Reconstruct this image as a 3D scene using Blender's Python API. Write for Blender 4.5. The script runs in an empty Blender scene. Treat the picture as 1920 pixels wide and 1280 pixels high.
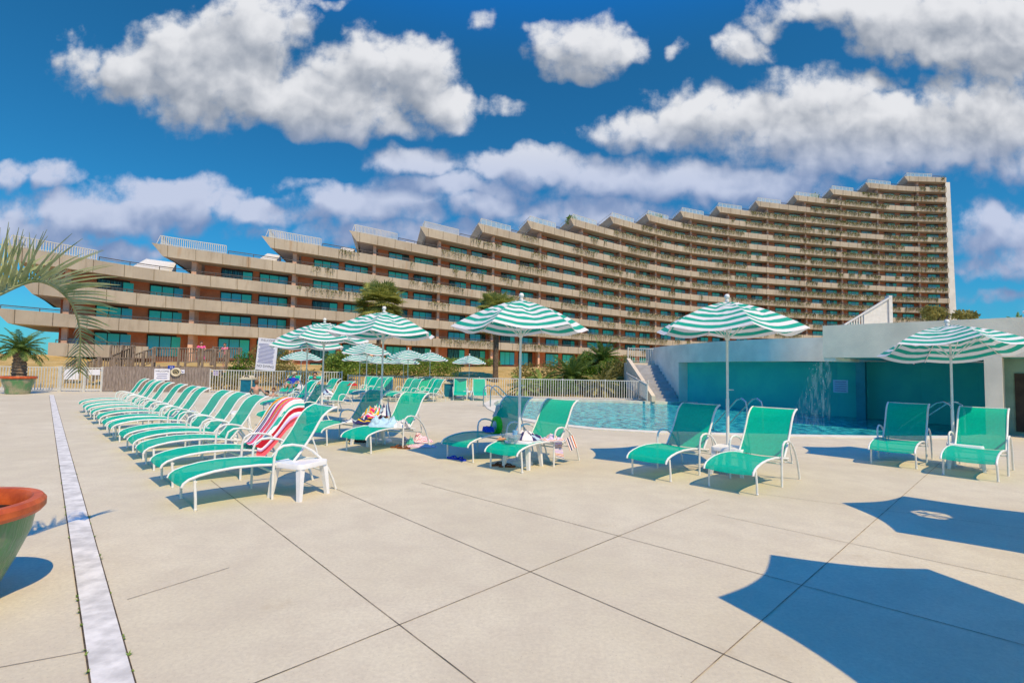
import bpy, math, random
from mathutils import Vector, Matrix, noise
from mathutils.geometry import tessellate_polygon
R = math.radians
V = Vector
SC = bpy.context.scene
COL = SC.collection

# ------------------------------------------------------------------ camera
PITCH, ROLL, EYE, FPX = R(3.1), R(1.0), 1.5, 960.0
cf = V((0, math.cos(PITCH), math.sin(PITCH)))
r0 = V((1, 0, 0)); u0 = V((0, -math.sin(PITCH), math.cos(PITCH)))
cr = r0*math.cos(ROLL) + u0*math.sin(ROLL)
cu = u0*math.cos(ROLL) - r0*math.sin(ROLL)
cam_d = bpy.data.cameras.new('camera'); cam = bpy.data.objects.new('camera', cam_d); COL.objects.link(cam)
cam.matrix_world = Matrix(((cr.x, cu.x, -cf.x, 0), (cr.y, cu.y, -cf.y, 0), (cr.z, cu.z, -cf.z, EYE), (0, 0, 0, 1)))
cam_d.sensor_width = 36; cam_d.lens = 18.0; cam_d.clip_end = 20000; cam_d.clip_start = .05
SC.camera = cam

def ray(px, py):
    return cf*FPX + cr*(px-960) - cu*(py-640)
def G(px, py, z=0.0):
    d = ray(px, py); t = (z-EYE)/d.z
    return V((d.x*t, d.y*t, z))
def AT(px, py, Y):
    d = ray(px, py); t = Y/d.y
    return V((d.x*t, Y, EYE+d.z*t))
def hz(px): return 692 + .01746*(px-960)

# ------------------------------------------------------------------ sun and sky
SC.view_settings.view_transform = 'Standard'; SC.view_settings.look = 'None'
SC.view_settings.exposure = 0.12; SC.view_settings.gamma = 1.0
SUNV = V((.42, -.62, 1.0)).normalized()
sl = bpy.data.lights.new('sun', 'SUN'); sun = bpy.data.objects.new('sun', sl); COL.objects.link(sun)
sl.energy = 4.3; sl.angle = R(.5); sl.color = (1.0, .76, .42)
sun.rotation_euler = SUNV.to_track_quat('Z', 'Y').to_euler(); sun.location = (0, 0, 60)

W = bpy.data.worlds.new('World'); SC.world = W; W.use_nodes = True
W.cycles.sampling_method = 'MANUAL'; W.cycles.sample_map_resolution = 256
SC.cycles.max_bounces = 5; SC.cycles.diffuse_bounces = 3; SC.cycles.glossy_bounces = 2; SC.cycles.transmission_bounces = 3; SC.cycles.transparent_max_bounces = 12
SC.cycles.use_adaptive_sampling = True; SC.cycles.adaptive_threshold = .02
def nt_clear(nt):
    for n in list(nt.nodes): nt.nodes.remove(n)
class NT:
    """small node-tree writer"""
    def __init__(s, nt): s.nt = nt
    def n(s, t, **k):
        nd = s.nt.nodes.new(t)
        for a, b in k.items(): setattr(nd, a, b)
        return nd
    def put(s, sock, v):
        if isinstance(v, bpy.types.NodeSocket): s.nt.links.new(v, sock)
        elif v is not None: sock.default_value = v
    def m(s, op, a, b=None, c=None, clamp=False):
        nd = s.n('ShaderNodeMath', operation=op, use_clamp=clamp)
        s.put(nd.inputs[0], a); s.put(nd.inputs[1], b); s.put(nd.inputs[2], c)
        return nd.outputs[0]
    def vm(s, op, a, b=None, out=0):
        nd = s.n('ShaderNodeVectorMath', operation=op)
        s.put(nd.inputs[0], a)
        if b is not None: s.put(nd.inputs[3 if op == 'SCALE' else 1], b)
        return nd.outputs[out]
    def noise(s, vec, scale, detail=4, rough=.5, out=0, dim='3D'):
        nd = s.n('ShaderNodeTexNoise', noise_dimensions=dim)
        s.put(nd.inputs['Vector'], vec); nd.inputs['Scale'].default_value = scale
        nd.inputs['Detail'].default_value = detail; nd.inputs['Roughness'].default_value = rough
        return nd.outputs[out]
    def mix(s, f, a, b, blend='MIX'):
        nd = s.n('ShaderNodeMix', data_type='RGBA', blend_type=blend)
        s.put(nd.inputs[0], f)
        s.put(nd.inputs[6], a if isinstance(a, bpy.types.NodeSocket) else (*a[:3], 1))
        s.put(nd.inputs[7], b if isinstance(b, bpy.types.NodeSocket) else (*b[:3], 1))
        return nd.outputs[2]
    def ss(s, x, lo, hi, a=0.0, b=1.0):
        nd = s.n('ShaderNodeMapRange', interpolation_type='SMOOTHSTEP')
        s.put(nd.inputs[0], x)
        for i, q in enumerate((lo, hi, a, b)): s.put(nd.inputs[1+i], q)
        return nd.outputs[0]

def make_world():
    nt = W.node_tree; nt_clear(nt); t = NT(nt)
    tc = t.n('ShaderNodeTexCoord')
    sky = t.n('ShaderNodeTexSky', sky_type='NISHITA', sun_disc=False)
    sky.sun_elevation = math.asin(SUNV.z); sky.sun_rotation = math.atan2(SUNV.x, SUNV.y)
    sky.altitude = 0; sky.air_density = 1.0; sky.dust_density = .3; sky.ozone_density = 3.0
    skyc = t.mix(1.0, sky.outputs[0], SKY_TINT, 'MULTIPLY')
    # cloud field on directions: p = (x/y, z/y) in front of the viewer's half of the sky
    sep = t.n('ShaderNodeSeparateXYZ'); t.put(sep.inputs[0], tc.outputs['Generated'])
    yy = t.m('MAXIMUM', sep.outputs[1], .08)
    cb = t.n('ShaderNodeCombineXYZ')
    t.put(cb.inputs[0], t.m('DIVIDE', sep.outputs[0], yy)); t.put(cb.inputs[1], t.m('DIVIDE', sep.outputs[2], yy))
    P = cb.outputs[0]
    g = bpy.data.node_groups.new('cloud_field', 'ShaderNodeTree')
    g.interface.new_socket(name='P', in_out='INPUT', socket_type='NodeSocketVector')
    g.interface.new_socket(name='D', in_out='OUTPUT', socket_type='NodeSocketFloat')
    g.interface.new_socket(name='S', in_out='OUTPUT', socket_type='NodeSocketFloat')
    q = NT(g); gi = q.n('NodeGroupInput'); go = q.n('NodeGroupOutput'); p = gi.outputs[0]
    w1 = q.vm('SCALE', q.vm('SUBTRACT', q.noise(p, 9, 2, .55, 1, '2D'), (.5, .5, .5)), .07)
    pw = q.vm('ADD', p, w1)
    acc = None
    for (x, y, rx, ry, wt) in CLOUDS:
        d = ray(x, y); sx = FPX/rx/1.16; sy = FPX/ry/1.16
        nd = q.n('ShaderNodeVectorMath', operation='MULTIPLY_ADD'); q.put(nd.inputs[0], pw)
        nd.inputs[1].default_value = (sx, sy, 0); nd.inputs[2].default_value = (-sx*d.x/d.y, -sy*d.z/d.y, 0)
        l2 = q.vm('DOT_PRODUCT', nd.outputs[0], nd.outputs[0], 1)
        v = q.m('MULTIPLY_ADD', l2, -wt, wt)
        acc = v if acc is None else q.m('SMOOTH_MAX', acc, v, .12)
    f1 = q.noise(p, 13, 9, .64, 0, '2D')
    vo = q.n('ShaderNodeTexVoronoi', feature='F1', voronoi_dimensions='2D'); q.put(vo.inputs['Vector'], q.vm('ADD', pw, q.vm('SCALE', w1, .5))); vo.inputs['Scale'].default_value = 24
    puff = q.m('MULTIPLY', q.m('SUBTRACT', .40, vo.outputs[0]), .42)
    f = q.m('ADD', q.m('MULTIPLY', q.m('SUBTRACT', f1, .5), 1.6), puff)
    q.put(go.inputs[0], q.m('ADD', acc, f))
    fl = q.m('MULTIPLY', q.m('SUBTRACT', q.noise(p, 15, 4, .55, 0, '2D'), .5), .75)
    q.put(go.inputs[1], q.m('ADD', q.m('MINIMUM', acc, 1.0), q.m('ADD', fl, q.m('MULTIPLY', puff, .65))))
    def fld(off):
        nd = t.n('ShaderNodeGroup'); nd.node_tree = g
        t.put(nd.inputs[0], t.vm('ADD', P, off)); return nd
    a = fld((0, 0, 0)); b = fld((.018, .050, 0))
    D = a.outputs[0]; dif = t.m('SUBTRACT', a.outputs[1], b.outputs[1])
    elev = t.m('DIVIDE', sep.outputs[2], yy)
    alpha = t.ss(D, -.05, .80)
    front = t.ss(sep.outputs[1], .1, .3)
    alpha = t.m('MULTIPLY', alpha, front)
    lit = t.m('ADD', t.m('MULTIPLY', dif, .60), .46)
    lit = t.m('ADD', lit, t.m('MULTIPLY', t.m('SUBTRACT', D, b.outputs[0]), .045))
    lit = t.ss(lit, .05, 1.0)
    low = t.ss(elev, .36, .52)
    cd = t.mix(low, CL_LD, CL_HD); cl = t.mix(low, CL_LL, CL_HL)
    ccol = t.mix(lit, cd, cl)
    zen = t.ss(sep.outputs[2], .50, .8); skyc = t.mix(zen, skyc, t.vm('MULTIPLY', skyc, (.2, 2.1, 3.2)))  # added blue boost to the overhead sky, tints the cast shadows
    # thin veil near the skyline
    veil = t.m('MULTIPLY', t.m('MULTIPLY', t.ss(elev, .3, .02), t.ss(t.noise(P, 5, 5, .6), .42, .72)), .3)
    veil = t.m('MULTIPLY', veil, front)
    alpha = t.m('MAXIMUM', alpha, veil)
    bg = t.n('ShaderNodeBackground'); bg.inputs[1].default_value = SKY_STR
    ccs = t.vm('SCALE', ccol, 1.0/SKY_STR)
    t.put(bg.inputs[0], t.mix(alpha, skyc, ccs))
    out = t.n('ShaderNodeOutputWorld'); nt.links.new(bg.outputs[0], out.inputs[0])
SKY_STR = .12
CL_LD, CL_HD, CL_LL, CL_HL = (.17, .26, .46), (.26, .30, .37), (.50, .56, .72), (.73, .74, .77)
SKY_TINT = (.12, .62, .84)
CLOUDS = [ # x, y, rx, ry, weight
 (390, 130, 175, 120, 1.2), (470, 60, 110, 85, 1.1), (560, 190, 270, 62, 1.15), (690, 130, 120, 85, 1.1), (790, 140, 78, 85, 1.1), (840, 200, 55, 45, 1),
 (270, 135, 85, 75, 1.0), (145, 115, 60, 48, .55), (640, 225, 170, 36, 1), (180, 170, 40, 30, .4),
 (1095, 90, 105, 62, 1.0), (1165, 100, 50, 38, .8), (1020, 62, 35, 25, .5), (1100, 140, 45, 22, .6),
 (1400, 85, 62, 40, .8), (1435, 50, 36, 25, .6), (1270, 92, 26, 20, .5), (900, 38, 36, 20, .4), (935, 202, 42, 20, .5), (590, 5, 60, 14, .4),
 (1610, 15, 170, 40, 1), (1790, 50, 230, 90, 1.3), (1880, 110, 110, 70, .9),
 (1340, 215, 130, 62, 1), (1540, 190, 150, 68, 1), (1640, 250, 330, 80, 1.3), (1850, 230, 150, 110, 1.1), (1230, 250, 140, 42, .9), (1900, 300, 140, 40, .8),
 (780, 305, 95, 38, 1), (1000, 312, 130, 42, 1), (1150, 335, 170, 44, 1), (1350, 345, 260, 50, 1.1), (1560, 300, 200, 50, 1), (850, 355, 180, 30, .9),
 (100, 330, 62, 36, .8), (15, 335, 40, 30, .7), (330, 380, 150, 52, 1.1), (190, 405, 220, 44, 1.1), (450, 395, 100, 36, .9), (60, 440, 170, 40, 1), (220, 470, 110, 30, .8),
 (690, 385, 180, 42, 1), (900, 385, 90, 30, 1), (560, 345, 40, 14, .5), (760, 440, 320, 30, .8), (1100, 400, 200, 40, .8),
 (1870, 430, 120, 50, .85), (1900, 490, 110, 40, .7), (1860, 555, 90, 16, .5)]
make_world()

# ------------------------------------------------------------------ materials
MATS = {}
def mat(name, col, rough=.6, var=.12, scale=6.0, bump=0.0, bscale=60.0, spec=.3, metal=0.0, col2=None, obj=False, trans=0.0, alpha=1.0, stretch=None, detail=5):
    if name in MATS: return MATS[name]
    m = bpy.data.materials.new(name); m.use_nodes = True; nt = m.node_tree; nt_clear(nt); t = NT(nt)
    tc = t.n('ShaderNodeTexCoord'); co = tc.outputs['Object']
    if stretch: co = t.vm('MULTIPLY', co, stretch)
    nz = t.noise(co, scale, detail, .6)
    c2 = col2 or tuple(c*(1-var*2) for c in col)
    c1 = col if col2 else tuple(min(1, c*(1+var)) for c in col)
    c = t.mix(t.ss(nz, .3, .7), c1, c2)
    b = t.n('ShaderNodeBsdfPrincipled'); t.put(b.inputs['Base Color'], c)
    b.inputs['Roughness'].default_value = rough; b.inputs['Specular IOR Level'].default_value = spec; b.inputs['Metallic'].default_value = metal
    if bump:
        bp = t.n('ShaderNodeBump'); bp.inputs['Strength'].default_value = bump; bp.inputs['Distance'].default_value = .01
        t.put(bp.inputs['Height'], t.noise(co, bscale, 3, .6)); t.put(b.inputs['Normal'], bp.outputs[0])
    o = b.outputs[0]
    if trans:
        tr = t.n('ShaderNodeBsdfTranslucent'); t.put(tr.inputs[0], c)
        mx = t.n('ShaderNodeMixShader'); mx.inputs[0].default_value = trans; nt.links.new(o, mx.inputs[1]); nt.links.new(tr.outputs[0], mx.inputs[2]); o = mx.outputs[0]
    if alpha < 1:
        tp = t.n('ShaderNodeBsdfTransparent'); mx = t.n('ShaderNodeMixShader'); mx.inputs[0].default_value = alpha
        nt.links.new(tp.outputs[0], mx.inputs[1]); nt.links.new(o, mx.inputs[2]); o = mx.outputs[0]
    out = t.n('ShaderNodeOutputMaterial'); nt.links.new(o, out.inputs[0])
    MATS[name] = m; return m

def custom(name, fn):
    if name in MATS: return MATS[name]
    m = bpy.data.materials.new(name); m.use_nodes = True; nt = m.node_tree; nt_clear(nt); t = NT(nt)
    b = t.n('ShaderNodeBsdfPrincipled'); tc = t.n('ShaderNodeTexCoord')
    o = fn(t, b, tc) or b.outputs[0]
    out = t.n('ShaderNodeOutputMaterial'); nt.links.new(o, out.inputs[0]); MATS[name] = m; return m

def f_concrete(t, b, tc):
    co = tc.outputs['Object']
    big = t.ss(t.noise(co, .35, 4, .6), .3, .72); fine = t.ss(t.noise(co, 38, 4, .75), .30, .70); mid = t.ss(t.noise(co, 2.6, 6, .65), .35, .68)
    c = t.mix(big, (.68, .625, .47), (.575, .52, .375)); c = t.mix(t.m('MULTIPLY', mid, .5), c, (.52, .46, .35))
    c = t.mix(t.m('MULTIPLY', fine, .38), c, (.40, .36, .28))
    st = t.ss(t.noise(co, 1.1, 7, .7), .60, .74); c = t.mix(t.m('MULTIPLY', st, .5), c, (.42, .34, .22))
    pit = t.ss(t.noise(co, 85, 2, .5), .66, .74); c = t.mix(t.m('MULTIPLY', pit, .6), c, (.30, .26, .21))
    t.put(b.inputs['Base Color'], c); b.inputs['Roughness'].default_value = .85; b.inputs['Specular IOR Level'].default_value = .15
    bp = t.n('ShaderNodeBump'); bp.inputs['Strength'].default_value = .5; bp.inputs['Distance'].default_value = .004
    t.put(bp.inputs['Height'], t.noise(co, 110, 4, .7)); t.put(b.inputs['Normal'], bp.outputs[0])
CONC = custom('deck_concrete', f_concrete)

def f_water(t, b, tc):
    co = tc.outputs['Object']
    w = t.noise(t.vm('MULTIPLY', co, (1, 1.3, 1)), 4.0, 4, .55)
    rp = t.ss(t.noise(t.vm('MULTIPLY', co, (2.2, 1.0, 1)), 2.6, 4, .6), .40, .62)  # light and dark of the ripples painted into the water colour
    t.put(b.inputs['Base Color'], t.mix(rp, t.mix(t.ss(t.noise(co, .5, 3, .5), .35, .65), (.001, .19, .27), (.001, .14, .24)), (.06, .58, .58)))
    b.inputs['Roughness'].default_value = .04; b.inputs['IOR'].default_value = 1.33; b.inputs['Specular IOR Level'].default_value = .35
    bp = t.n('ShaderNodeBump'); bp.inputs['Strength'].default_value = 1.0; bp.inputs['Distance'].default_value = .16
    t.put(bp.inputs['Height'], w); t.put(b.inputs['Normal'], bp.outputs[0])
WATER = custom('pool_water_surface', f_water)

def f_glasspane(t, b, tc):
    geo = t.n('ShaderNodeNewGeometry'); rnd = geo.outputs['Random Per Island']
    oi = t.n('ShaderNodeObjectInfo'); r2 = t.m('FRACT', t.m('ADD', t.m('MULTIPLY', oi.outputs['Random'], 3.7), rnd))
    c = t.mix(t.ss(r2, .3, .7), (.05, .74, .68), (.06, .55, .80)); c = t.mix(t.ss(r2, .84, .90), c, (.01, .03, .035))
    # curtain folds hanging behind the glass
    uvn = t.noise(t.vm('MULTIPLY', tc.outputs['Object'], (9, 9, .4)), 1.4, 3, .6)
    c = t.mix(t.m('MULTIPLY', t.ss(uvn, .45, .7), .55), c, (.16, .66, .60))
    t.put(b.inputs['Base Color'], c); b.inputs['Roughness'].default_value = .12; b.inputs['Specular IOR Level'].default_value = .5
PANE = custom('teal_window_glass', f_glasspane)

def f_stripe(t, b, tc):
    uv = t.n('ShaderNodeSeparateXYZ'); t.put(uv.inputs[0], tc.outputs['UV'])
    w = t.m('ADD', t.m('MULTIPLY', uv.outputs[1], 7.5), .2)
    s = t.ss(t.m('ABSOLUTE', t.m('SUBTRACT', t.m('FRACT', w), .5)), .235, .255)
    c = t.mix(s, (.80, .80, .81), (.0, .38, .28))
    dirt = t.noise(tc.outputs['Object'], 8, 4, .6); c = t.mix(t.m('MULTIPLY', dirt, .16), c, (.3, .32, .27))
    t.put(b.inputs['Base Color'], c); b.inputs['Roughness'].default_value = .8; b.inputs['Specular IOR Level'].default_value = .1
    bp = t.n('ShaderNodeBump'); bp.inputs['Strength'].default_value = .5; bp.inputs['Distance'].default_value = .03
    t.put(bp.inputs['Height'], t.noise(tc.outputs['Object'], 9, 3, .5)); t.put(b.inputs['Normal'], bp.outputs[0])
    tr = t.n('ShaderNodeBsdfTranslucent'); t.put(tr.inputs[0], c)
    mx = t.n('ShaderNodeMixShader'); mx.inputs[0].default_value = .22
    t.nt.links.new(b.outputs[0], mx.inputs[1]); t.nt.links.new(tr.outputs[0], mx.inputs[2]); return mx.outputs[0]
STRIPE = custom('green_white_stripe_cloth', f_stripe)

def stripes_mat(name, cols, n, axis=0):
    def f(t, b, tc):
        uv = t.n('ShaderNodeSeparateXYZ'); t.put(uv.inputs[0], tc.outputs['UV'])
        rp = t.n('ShaderNodeValToRGB'); rp.color_ramp.interpolation = 'CONSTANT'
        el = rp.color_ramp.elements
        k = len(cols)
        for i, c in enumerate(cols):
            e = el[i] if i < 2 else el.new(i/k)
            e.position = i/k; e.color = (*c, 1)
        t.put(rp.inputs[0], t.m('FRACT', t.m('MULTIPLY', uv.outputs[axis], n)))
        t.put(b.inputs['Base Color'], rp.outputs[0]); b.inputs['Roughness'].default_value = .9; b.inputs['Specular IOR Level'].default_value = .1
        bp = t.n('ShaderNodeBump'); bp.inputs['Strength'].default_value = .4; bp.inputs['Distance'].default_value = .006
        t.put(bp.inputs['Height'], t.noise(tc.outputs['Object'], 160, 2, .5)); t.put(b.inputs['Normal'], bp.outputs[0])
    return custom(name, f)

STUCCO = mat('beige_stucco', (.68, .60, .48), .85, .07, 1.2, .3, 30, .15, col2=(.58, .50, .39))
def f_parapet(t, b, tc):
    co = tc.outputs['Object']
    c = t.mix(t.ss(t.noise(co, .25, 4, .6), .3, .7), (.53, .475, .405), (.43, .38, .325))
    st = t.ss(t.noise(t.vm('MULTIPLY', co, (1.6, 1.6, .12)), 1.5, 6, .7), .48, .70)
    c = t.mix(t.m('MULTIPLY', st, .6), c, (.34, .28, .22))
    ru = t.ss(t.noise(t.vm('MULTIPLY', co, (.7, .7, .1)), .9, 2, .5), .68, .74); c = t.mix(t.m('MULTIPLY', ru, .4), c, (.40, .23, .11))
    t.put(b.inputs['Base Color'], c); b.inputs['Roughness'].default_value = .85; b.inputs['Specular IOR Level'].default_value = .15
PARA = custom('weathered_beige_parapet', f_parapet)
def f_brick(t, b, tc):
    co = tc.outputs['Object']
    sp = t.n('ShaderNodeSeparateXYZ'); t.put(sp.inputs[0], co)
    row = t.m('FRACT', t.m('MULTIPLY', sp.outputs[2], 9.0)); mort = t.ss(t.m('ABSOLUTE', t.m('SUBTRACT', row, .5)), .36, .46)
    c = t.mix(t.ss(t.noise(co, .7, 5, .7), .3, .7), (.70, .24, .12), (.54, .17, .09)); c = t.mix(t.m('MULTIPLY', mort, .35), c, (.42, .30, .23))
    t.put(b.inputs['Base Color'], c); b.inputs['Roughness'].default_value = .85; b.inputs['Specular IOR Level'].default_value = .15
BRICK = custom('red_brown_brick', f_brick)
PINK = mat('salmon_render', (.74, .46, .35), .8, .08, 1.5)
WHITEP = mat('white_paint', (.62, .62, .60), .45, .05, 9, spec=.4)
WHITEM = mat('white_powder_coat', (.78, .78, .76), .35, .04, 12, spec=.5)
RESIN = mat('white_resin', (.82, .82, .84), .4, .03, 7, spec=.5)
DARKF = mat('dark_bronze_frame', (.020, .022, .028), .4, .2, 8)
RAILM = mat('grey_rail_metal', (.10, .09, .09), .5, .2, 5, spec=.4)
STEEL = mat('stainless_steel', (.55, .56, .58), .22, .06, 5, spec=.5, metal=.9)
SLING = mat('green_sling_mesh', (.0, .50, .34), .75, .05, 30, .25, 260, .06, trans=.16, alpha=.90)
TEAL_SHADE = mat('teal_shade_wall', (.07, .68, .60), .8, .12, 1.0, .15, 30, .12, col2=(.05, .58, .57))  # recess shade and pool-water bounce put into the wall colour as teal
GREYW = mat('pale_grey_stucco', (.86, .81, .70), .85, .07, 1.0, .6, 40, .12)
GREYW2 = mat('pool_wall_paint', (.36, .50, .50), .85, .08, 1.0, .6, 40, .12)
WOODG = mat('weathered_grey_wood', (.34, .28, .25), .85, .2, 7, .4, 40, .1, col2=(.19, .155, .14), stretch=(4, 4, .5))
WOODB = mat('weathered_ramp_timber', (.33, .26, .21), .85, .2, 3, .3, 40, .1, col2=(.20, .16, .13))
TERRA = mat('orange_terracotta', (.62, .13, .03), .45, .15, 9, .2, 50, .4, col2=(.40, .07, .02))
LEAF_A = mat('palm_leaf_green', (.17, .26, .05), .5, .2, 3, spec=.35, trans=.3, col2=(.09, .15, .03))
LEAF_B = mat('bush_leaf_green', (.36, .50, .10), .55, .2, 1.8, spec=.3, trans=.4, col2=(.15, .24, .05))
LEAF_C = mat('dry_leaf_olive', (.42, .38, .12), .6, .2, 1.8, spec=.2, trans=.3, col2=(.20, .19, .06))
LEAF_D = mat('fresh_leaf_lime', (.16, .30, .02), .55, .2, 2.5, spec=.3, trans=.3, col2=(.06, .14, .012))
FROND = mat('pale_frond_green', (.46, .48, .26), .5, .15, 5, spec=.35, trans=.25, col2=(.18, .24, .08))
LEAF_E = mat('sabal_leaf', (.44, .46, .13), .55, .2, 2.5, spec=.3, trans=.42, col2=(.22, .26, .06))
BARK = mat('palm_bark', (.20, .15, .11), .9, .25, 9, .8, 20, .1, col2=(.09, .065, .045))
BOOTS = mat('palm_leaf_bases', (.30, .22, .16), .9, .25, 9, .8, 20, .1, col2=(.13, .10, .08))
SOIL = mat('dark_soil', (.05, .035, .03), .95, .3, 20, 1, 60, .05)
SKIN = mat('warm_skin', (.55, .30, .21), .55, .05, 8, spec=.3)  # even skin base colour
HAIRB = mat('brown_hair', (.07, .035, .02), .6, .2, 30)
HAIRK = mat('black_hair', (.012, .010, .010), .5, .2, 30)
BINT = mat('teal_bin_panel', (.008, .16, .25), .5, .1, 5)
BEIGEP = mat('cream_plastic', (.62, .55, .40), .5, .08, 8)
SIGNW = mat('white_sign_panel', (.76, .76, .84), .5, .03, 5)
INK = mat('dark_lettering', (.03, .03, .07), .6, .1, 9)
INKB = mat('faded_blue_print', (.16, .18, .40), .6, .15, 9)
def cmat(name, c, r=.8): return mat(name, c, r, .1, 12, .2, 90, .15)

# ------------------------------------------------------------------ mesh helpers
class MB:
    def __init__(s): s.v = []; s.f = []; s.uv = {}
    def add(s, vs, fs, uvs=None):
        o = len(s.v); s.v += [tuple(q) for q in vs]
        for i, f in enumerate(fs):
            if uvs: s.uv[len(s.f)] = [uvs[j] for j in f]
            s.f.append([a+o for a in f])
        return s
    def box(s, c, d, rot=0.0, M=None, taper=1.0):
        hx, hy, h = d[0]/2, d[1]/2, d[2]/2; vs = []
        for z in (-h, h):
            k = taper if z > 0 else 1
            for x, y in ((-hx, -hy), (hx, -hy), (hx, hy), (-hx, hy)): vs.append(V((x*k, y*k, z)))
        if M: vs = [M @ q for q in vs]
        else:
            m = Matrix.Rotation(rot, 3, 'Z'); vs = [m @ q for q in vs]
        c = V(c)
        return s.add([q+c for q in vs], [(3, 2, 1, 0), (4, 5, 6, 7), (0, 1, 5, 4), (1, 2, 6, 5), (2, 3, 7, 6), (3, 0, 4, 7)])
    def bar(s, a, b, w, h=None, up=V((0, 0, 1))):
        a = V(a); b = V(b); d = b-a; L = d.length
        if L < 1e-6: return s
        d.normalize(); x = d.cross(up)
        if x.length < 1e-4: x = V((1, 0, 0))
        x.normalize(); y = x.cross(d); h = h or w
        vs = []
        for p in (a, b):
            for i, j in ((-1, -1), (1, -1), (1, 1), (-1, 1)): vs.append(p+x*(i*w/2)+y*(j*h/2))
        return s.add(vs, [(3, 2, 1, 0), (4, 5, 6, 7), (0, 1, 5, 4), (1, 2, 6, 5), (2, 3, 7, 6), (3, 0, 4, 7)])
    def tube(s, pts, r, n=8, caps=True):
        pts = [V(p) for p in pts]; k = len(pts); rs = r if isinstance(r, (list, tuple)) else [r]*k
        vs = []; fs = []; px = None
        for i, p in enumerate(pts):
            d = (pts[min(i+1, k-1)]-pts[max(i-1, 0)]).normalized()
            if px is None:
                px = d.cross(V((0, 0, 1)))
                if px.length < .05: px = d.cross(V((0, 1, 0)))
            else: px = px - d*px.dot(d)
            px.normalize(); py = d.cross(px)
            for j in range(n):
                a = 2*math.pi*j/n; vs.append(p+(px*math.cos(a)+py*math.sin(a))*rs[i])
        for i in range(k-1):
            for j in range(n):
                a, b = i*n+j, i*n+(j+1) % n; fs.append((a, b, b+n, a+n))
        if caps: fs.append(tuple(range(n-1, -1, -1))); fs.append(tuple((k-1)*n+j for j in range(n)))
        return s.add(vs, fs)
    def lathe(s, prof, c=(0, 0, 0), n=24, closed=False):
        c = V(c); vs = []; fs = []; k = len(prof)
        for r, z in prof:
            for j in range(n):
                a = 2*math.pi*j/n; vs.append(c+V((r*math.cos(a), r*math.sin(a), z)))
        for i in range(k-1):
            for j in range(n):
                a, b = i*n+j, i*n+(j+1) % n; fs.append((a, b, b+n, a+n))
        return s.add(vs, fs)
    def ball(s, c, r, n=10, sq=(1, 1, 1)):
        c = V(c); vs = []; fs = []; m = max(4, n//2+1)
        for i in range(m+1):
            th = math.pi*i/m
            for j in range(n):
                a = 2*math.pi*j/n
                vs.append(c+V((r*sq[0]*math.sin(th)*math.cos(a), r*sq[1]*math.sin(th)*math.sin(a), r*sq[2]*math.cos(th))))
        for i in range(m):
            for j in range(n):
                a, b = i*n+j, i*n+(j+1) % n; fs.append((a, a+n, b+n, b))
        return s.add(vs, fs)
    def grid(s, fn, nu, nv, uv=True):
        vs = []; us = []
        for j in range(nv+1):
            for i in range(nu+1):
                vs.append(fn(i/nu, j/nv)); us.append((i/nu, j/nv))
        fs = [(j*(nu+1)+i, j*(nu+1)+i+1, (j+1)*(nu+1)+i+1, (j+1)*(nu+1)+i) for j in range(nv) for i in range(nu)]
        return s.add(vs, fs, us if uv else None)
    def build(s, name, m, parent=None, smooth=False, org=None, sharp=35):
        me = bpy.data.meshes.new(name)
        vs = s.v
        if org is not None: vs = [(a-org[0], b-org[1], c-org[2]) for a, b, c in vs]
        me.from_pydata(vs, [], s.f); me.materials.append(m)
        if s.uv:
            ul = me.uv_layers.new(name='UVMap'); k = 0
            for i, f in enumerate(s.f):
                u = s.uv.get(i)
                for j in range(len(f)):
                    if u: ul.data[k].uv = u[j]
                    k += 1
        if smooth:
            me.polygons.foreach_set('use_smooth', [True]*len(me.polygons))
            try: me.set_sharp_from_angle(angle=R(sharp))
            except Exception: pass
        me.update()
        o = bpy.data.objects.new(name, me); COL.objects.link(o)
        if parent: o.parent = parent
        return o
def tag(o, label=None, cat=None, group=None, kind=None):
    if label: o['label'] = label
    if cat: o['category'] = cat
    if group: o['group'] = group
    if kind: o['kind'] = kind
    return o
def thing(name, label, cat, loc=(0, 0, 0), rz=0.0, group=None):
    o = bpy.data.objects.new(name, None); COL.objects.link(o); o.empty_display_size = .2
    o.location = loc; o.rotation_euler = (0, 0, rz); return tag(o, label, cat, group)
def struct(o): o['kind'] = 'structure'; return o
def dup(root, loc, rz, label, group=None, scale=1.0):
    r = root.copy(); COL.objects.link(r); r.location = loc; r.rotation_euler = (0, 0, rz); r.scale = (scale,)*3
    r['label'] = label
    if group: r['group'] = group
    for ch in list(root.children):
        c = ch.copy(); COL.objects.link(c); c.parent = r
        for g in ch.children:
            d = g.copy(); COL.objects.link(d); d.parent = c
    return r
def sheet(name, outer, holes, z, m):
    polys = [[V((p[0], p[1], z)) for p in outer]]+[[V((p[0], p[1], z)) for p in h] for h in holes]
    tris = tessellate_polygon(polys); vs = [v for p in polys for v in p]; fs = []
    for t in tris:
        a, b, c = (vs[i] for i in t)
        fs.append(tuple(t) if (b-a).cross(c-a).z > 0 else tuple(reversed(t)))
    mb = MB(); mb.add(vs, fs); return mb.build(name, m)
def text_obj(body, size, m, parent, M, name='lettering'):
    c = bpy.data.curves.new(name, 'FONT'); c.body = body; c.size = size; c.align_x = 'CENTER'; c.align_y = 'CENTER'; c.resolution_u = 2; c.extrude = .001
    c.space_line = .95
    tmp = bpy.data.objects.new('tmp', c); COL.objects.link(tmp)
    me = bpy.data.meshes.new_from_object(tmp); COL.objects.unlink(tmp); bpy.data.objects.remove(tmp)
    me.materials.clear(); me.materials.append(m)
    o = bpy.data.objects.new(name, me); COL.objects.link(o); o.parent = parent; o.matrix_local = M; return o
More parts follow.
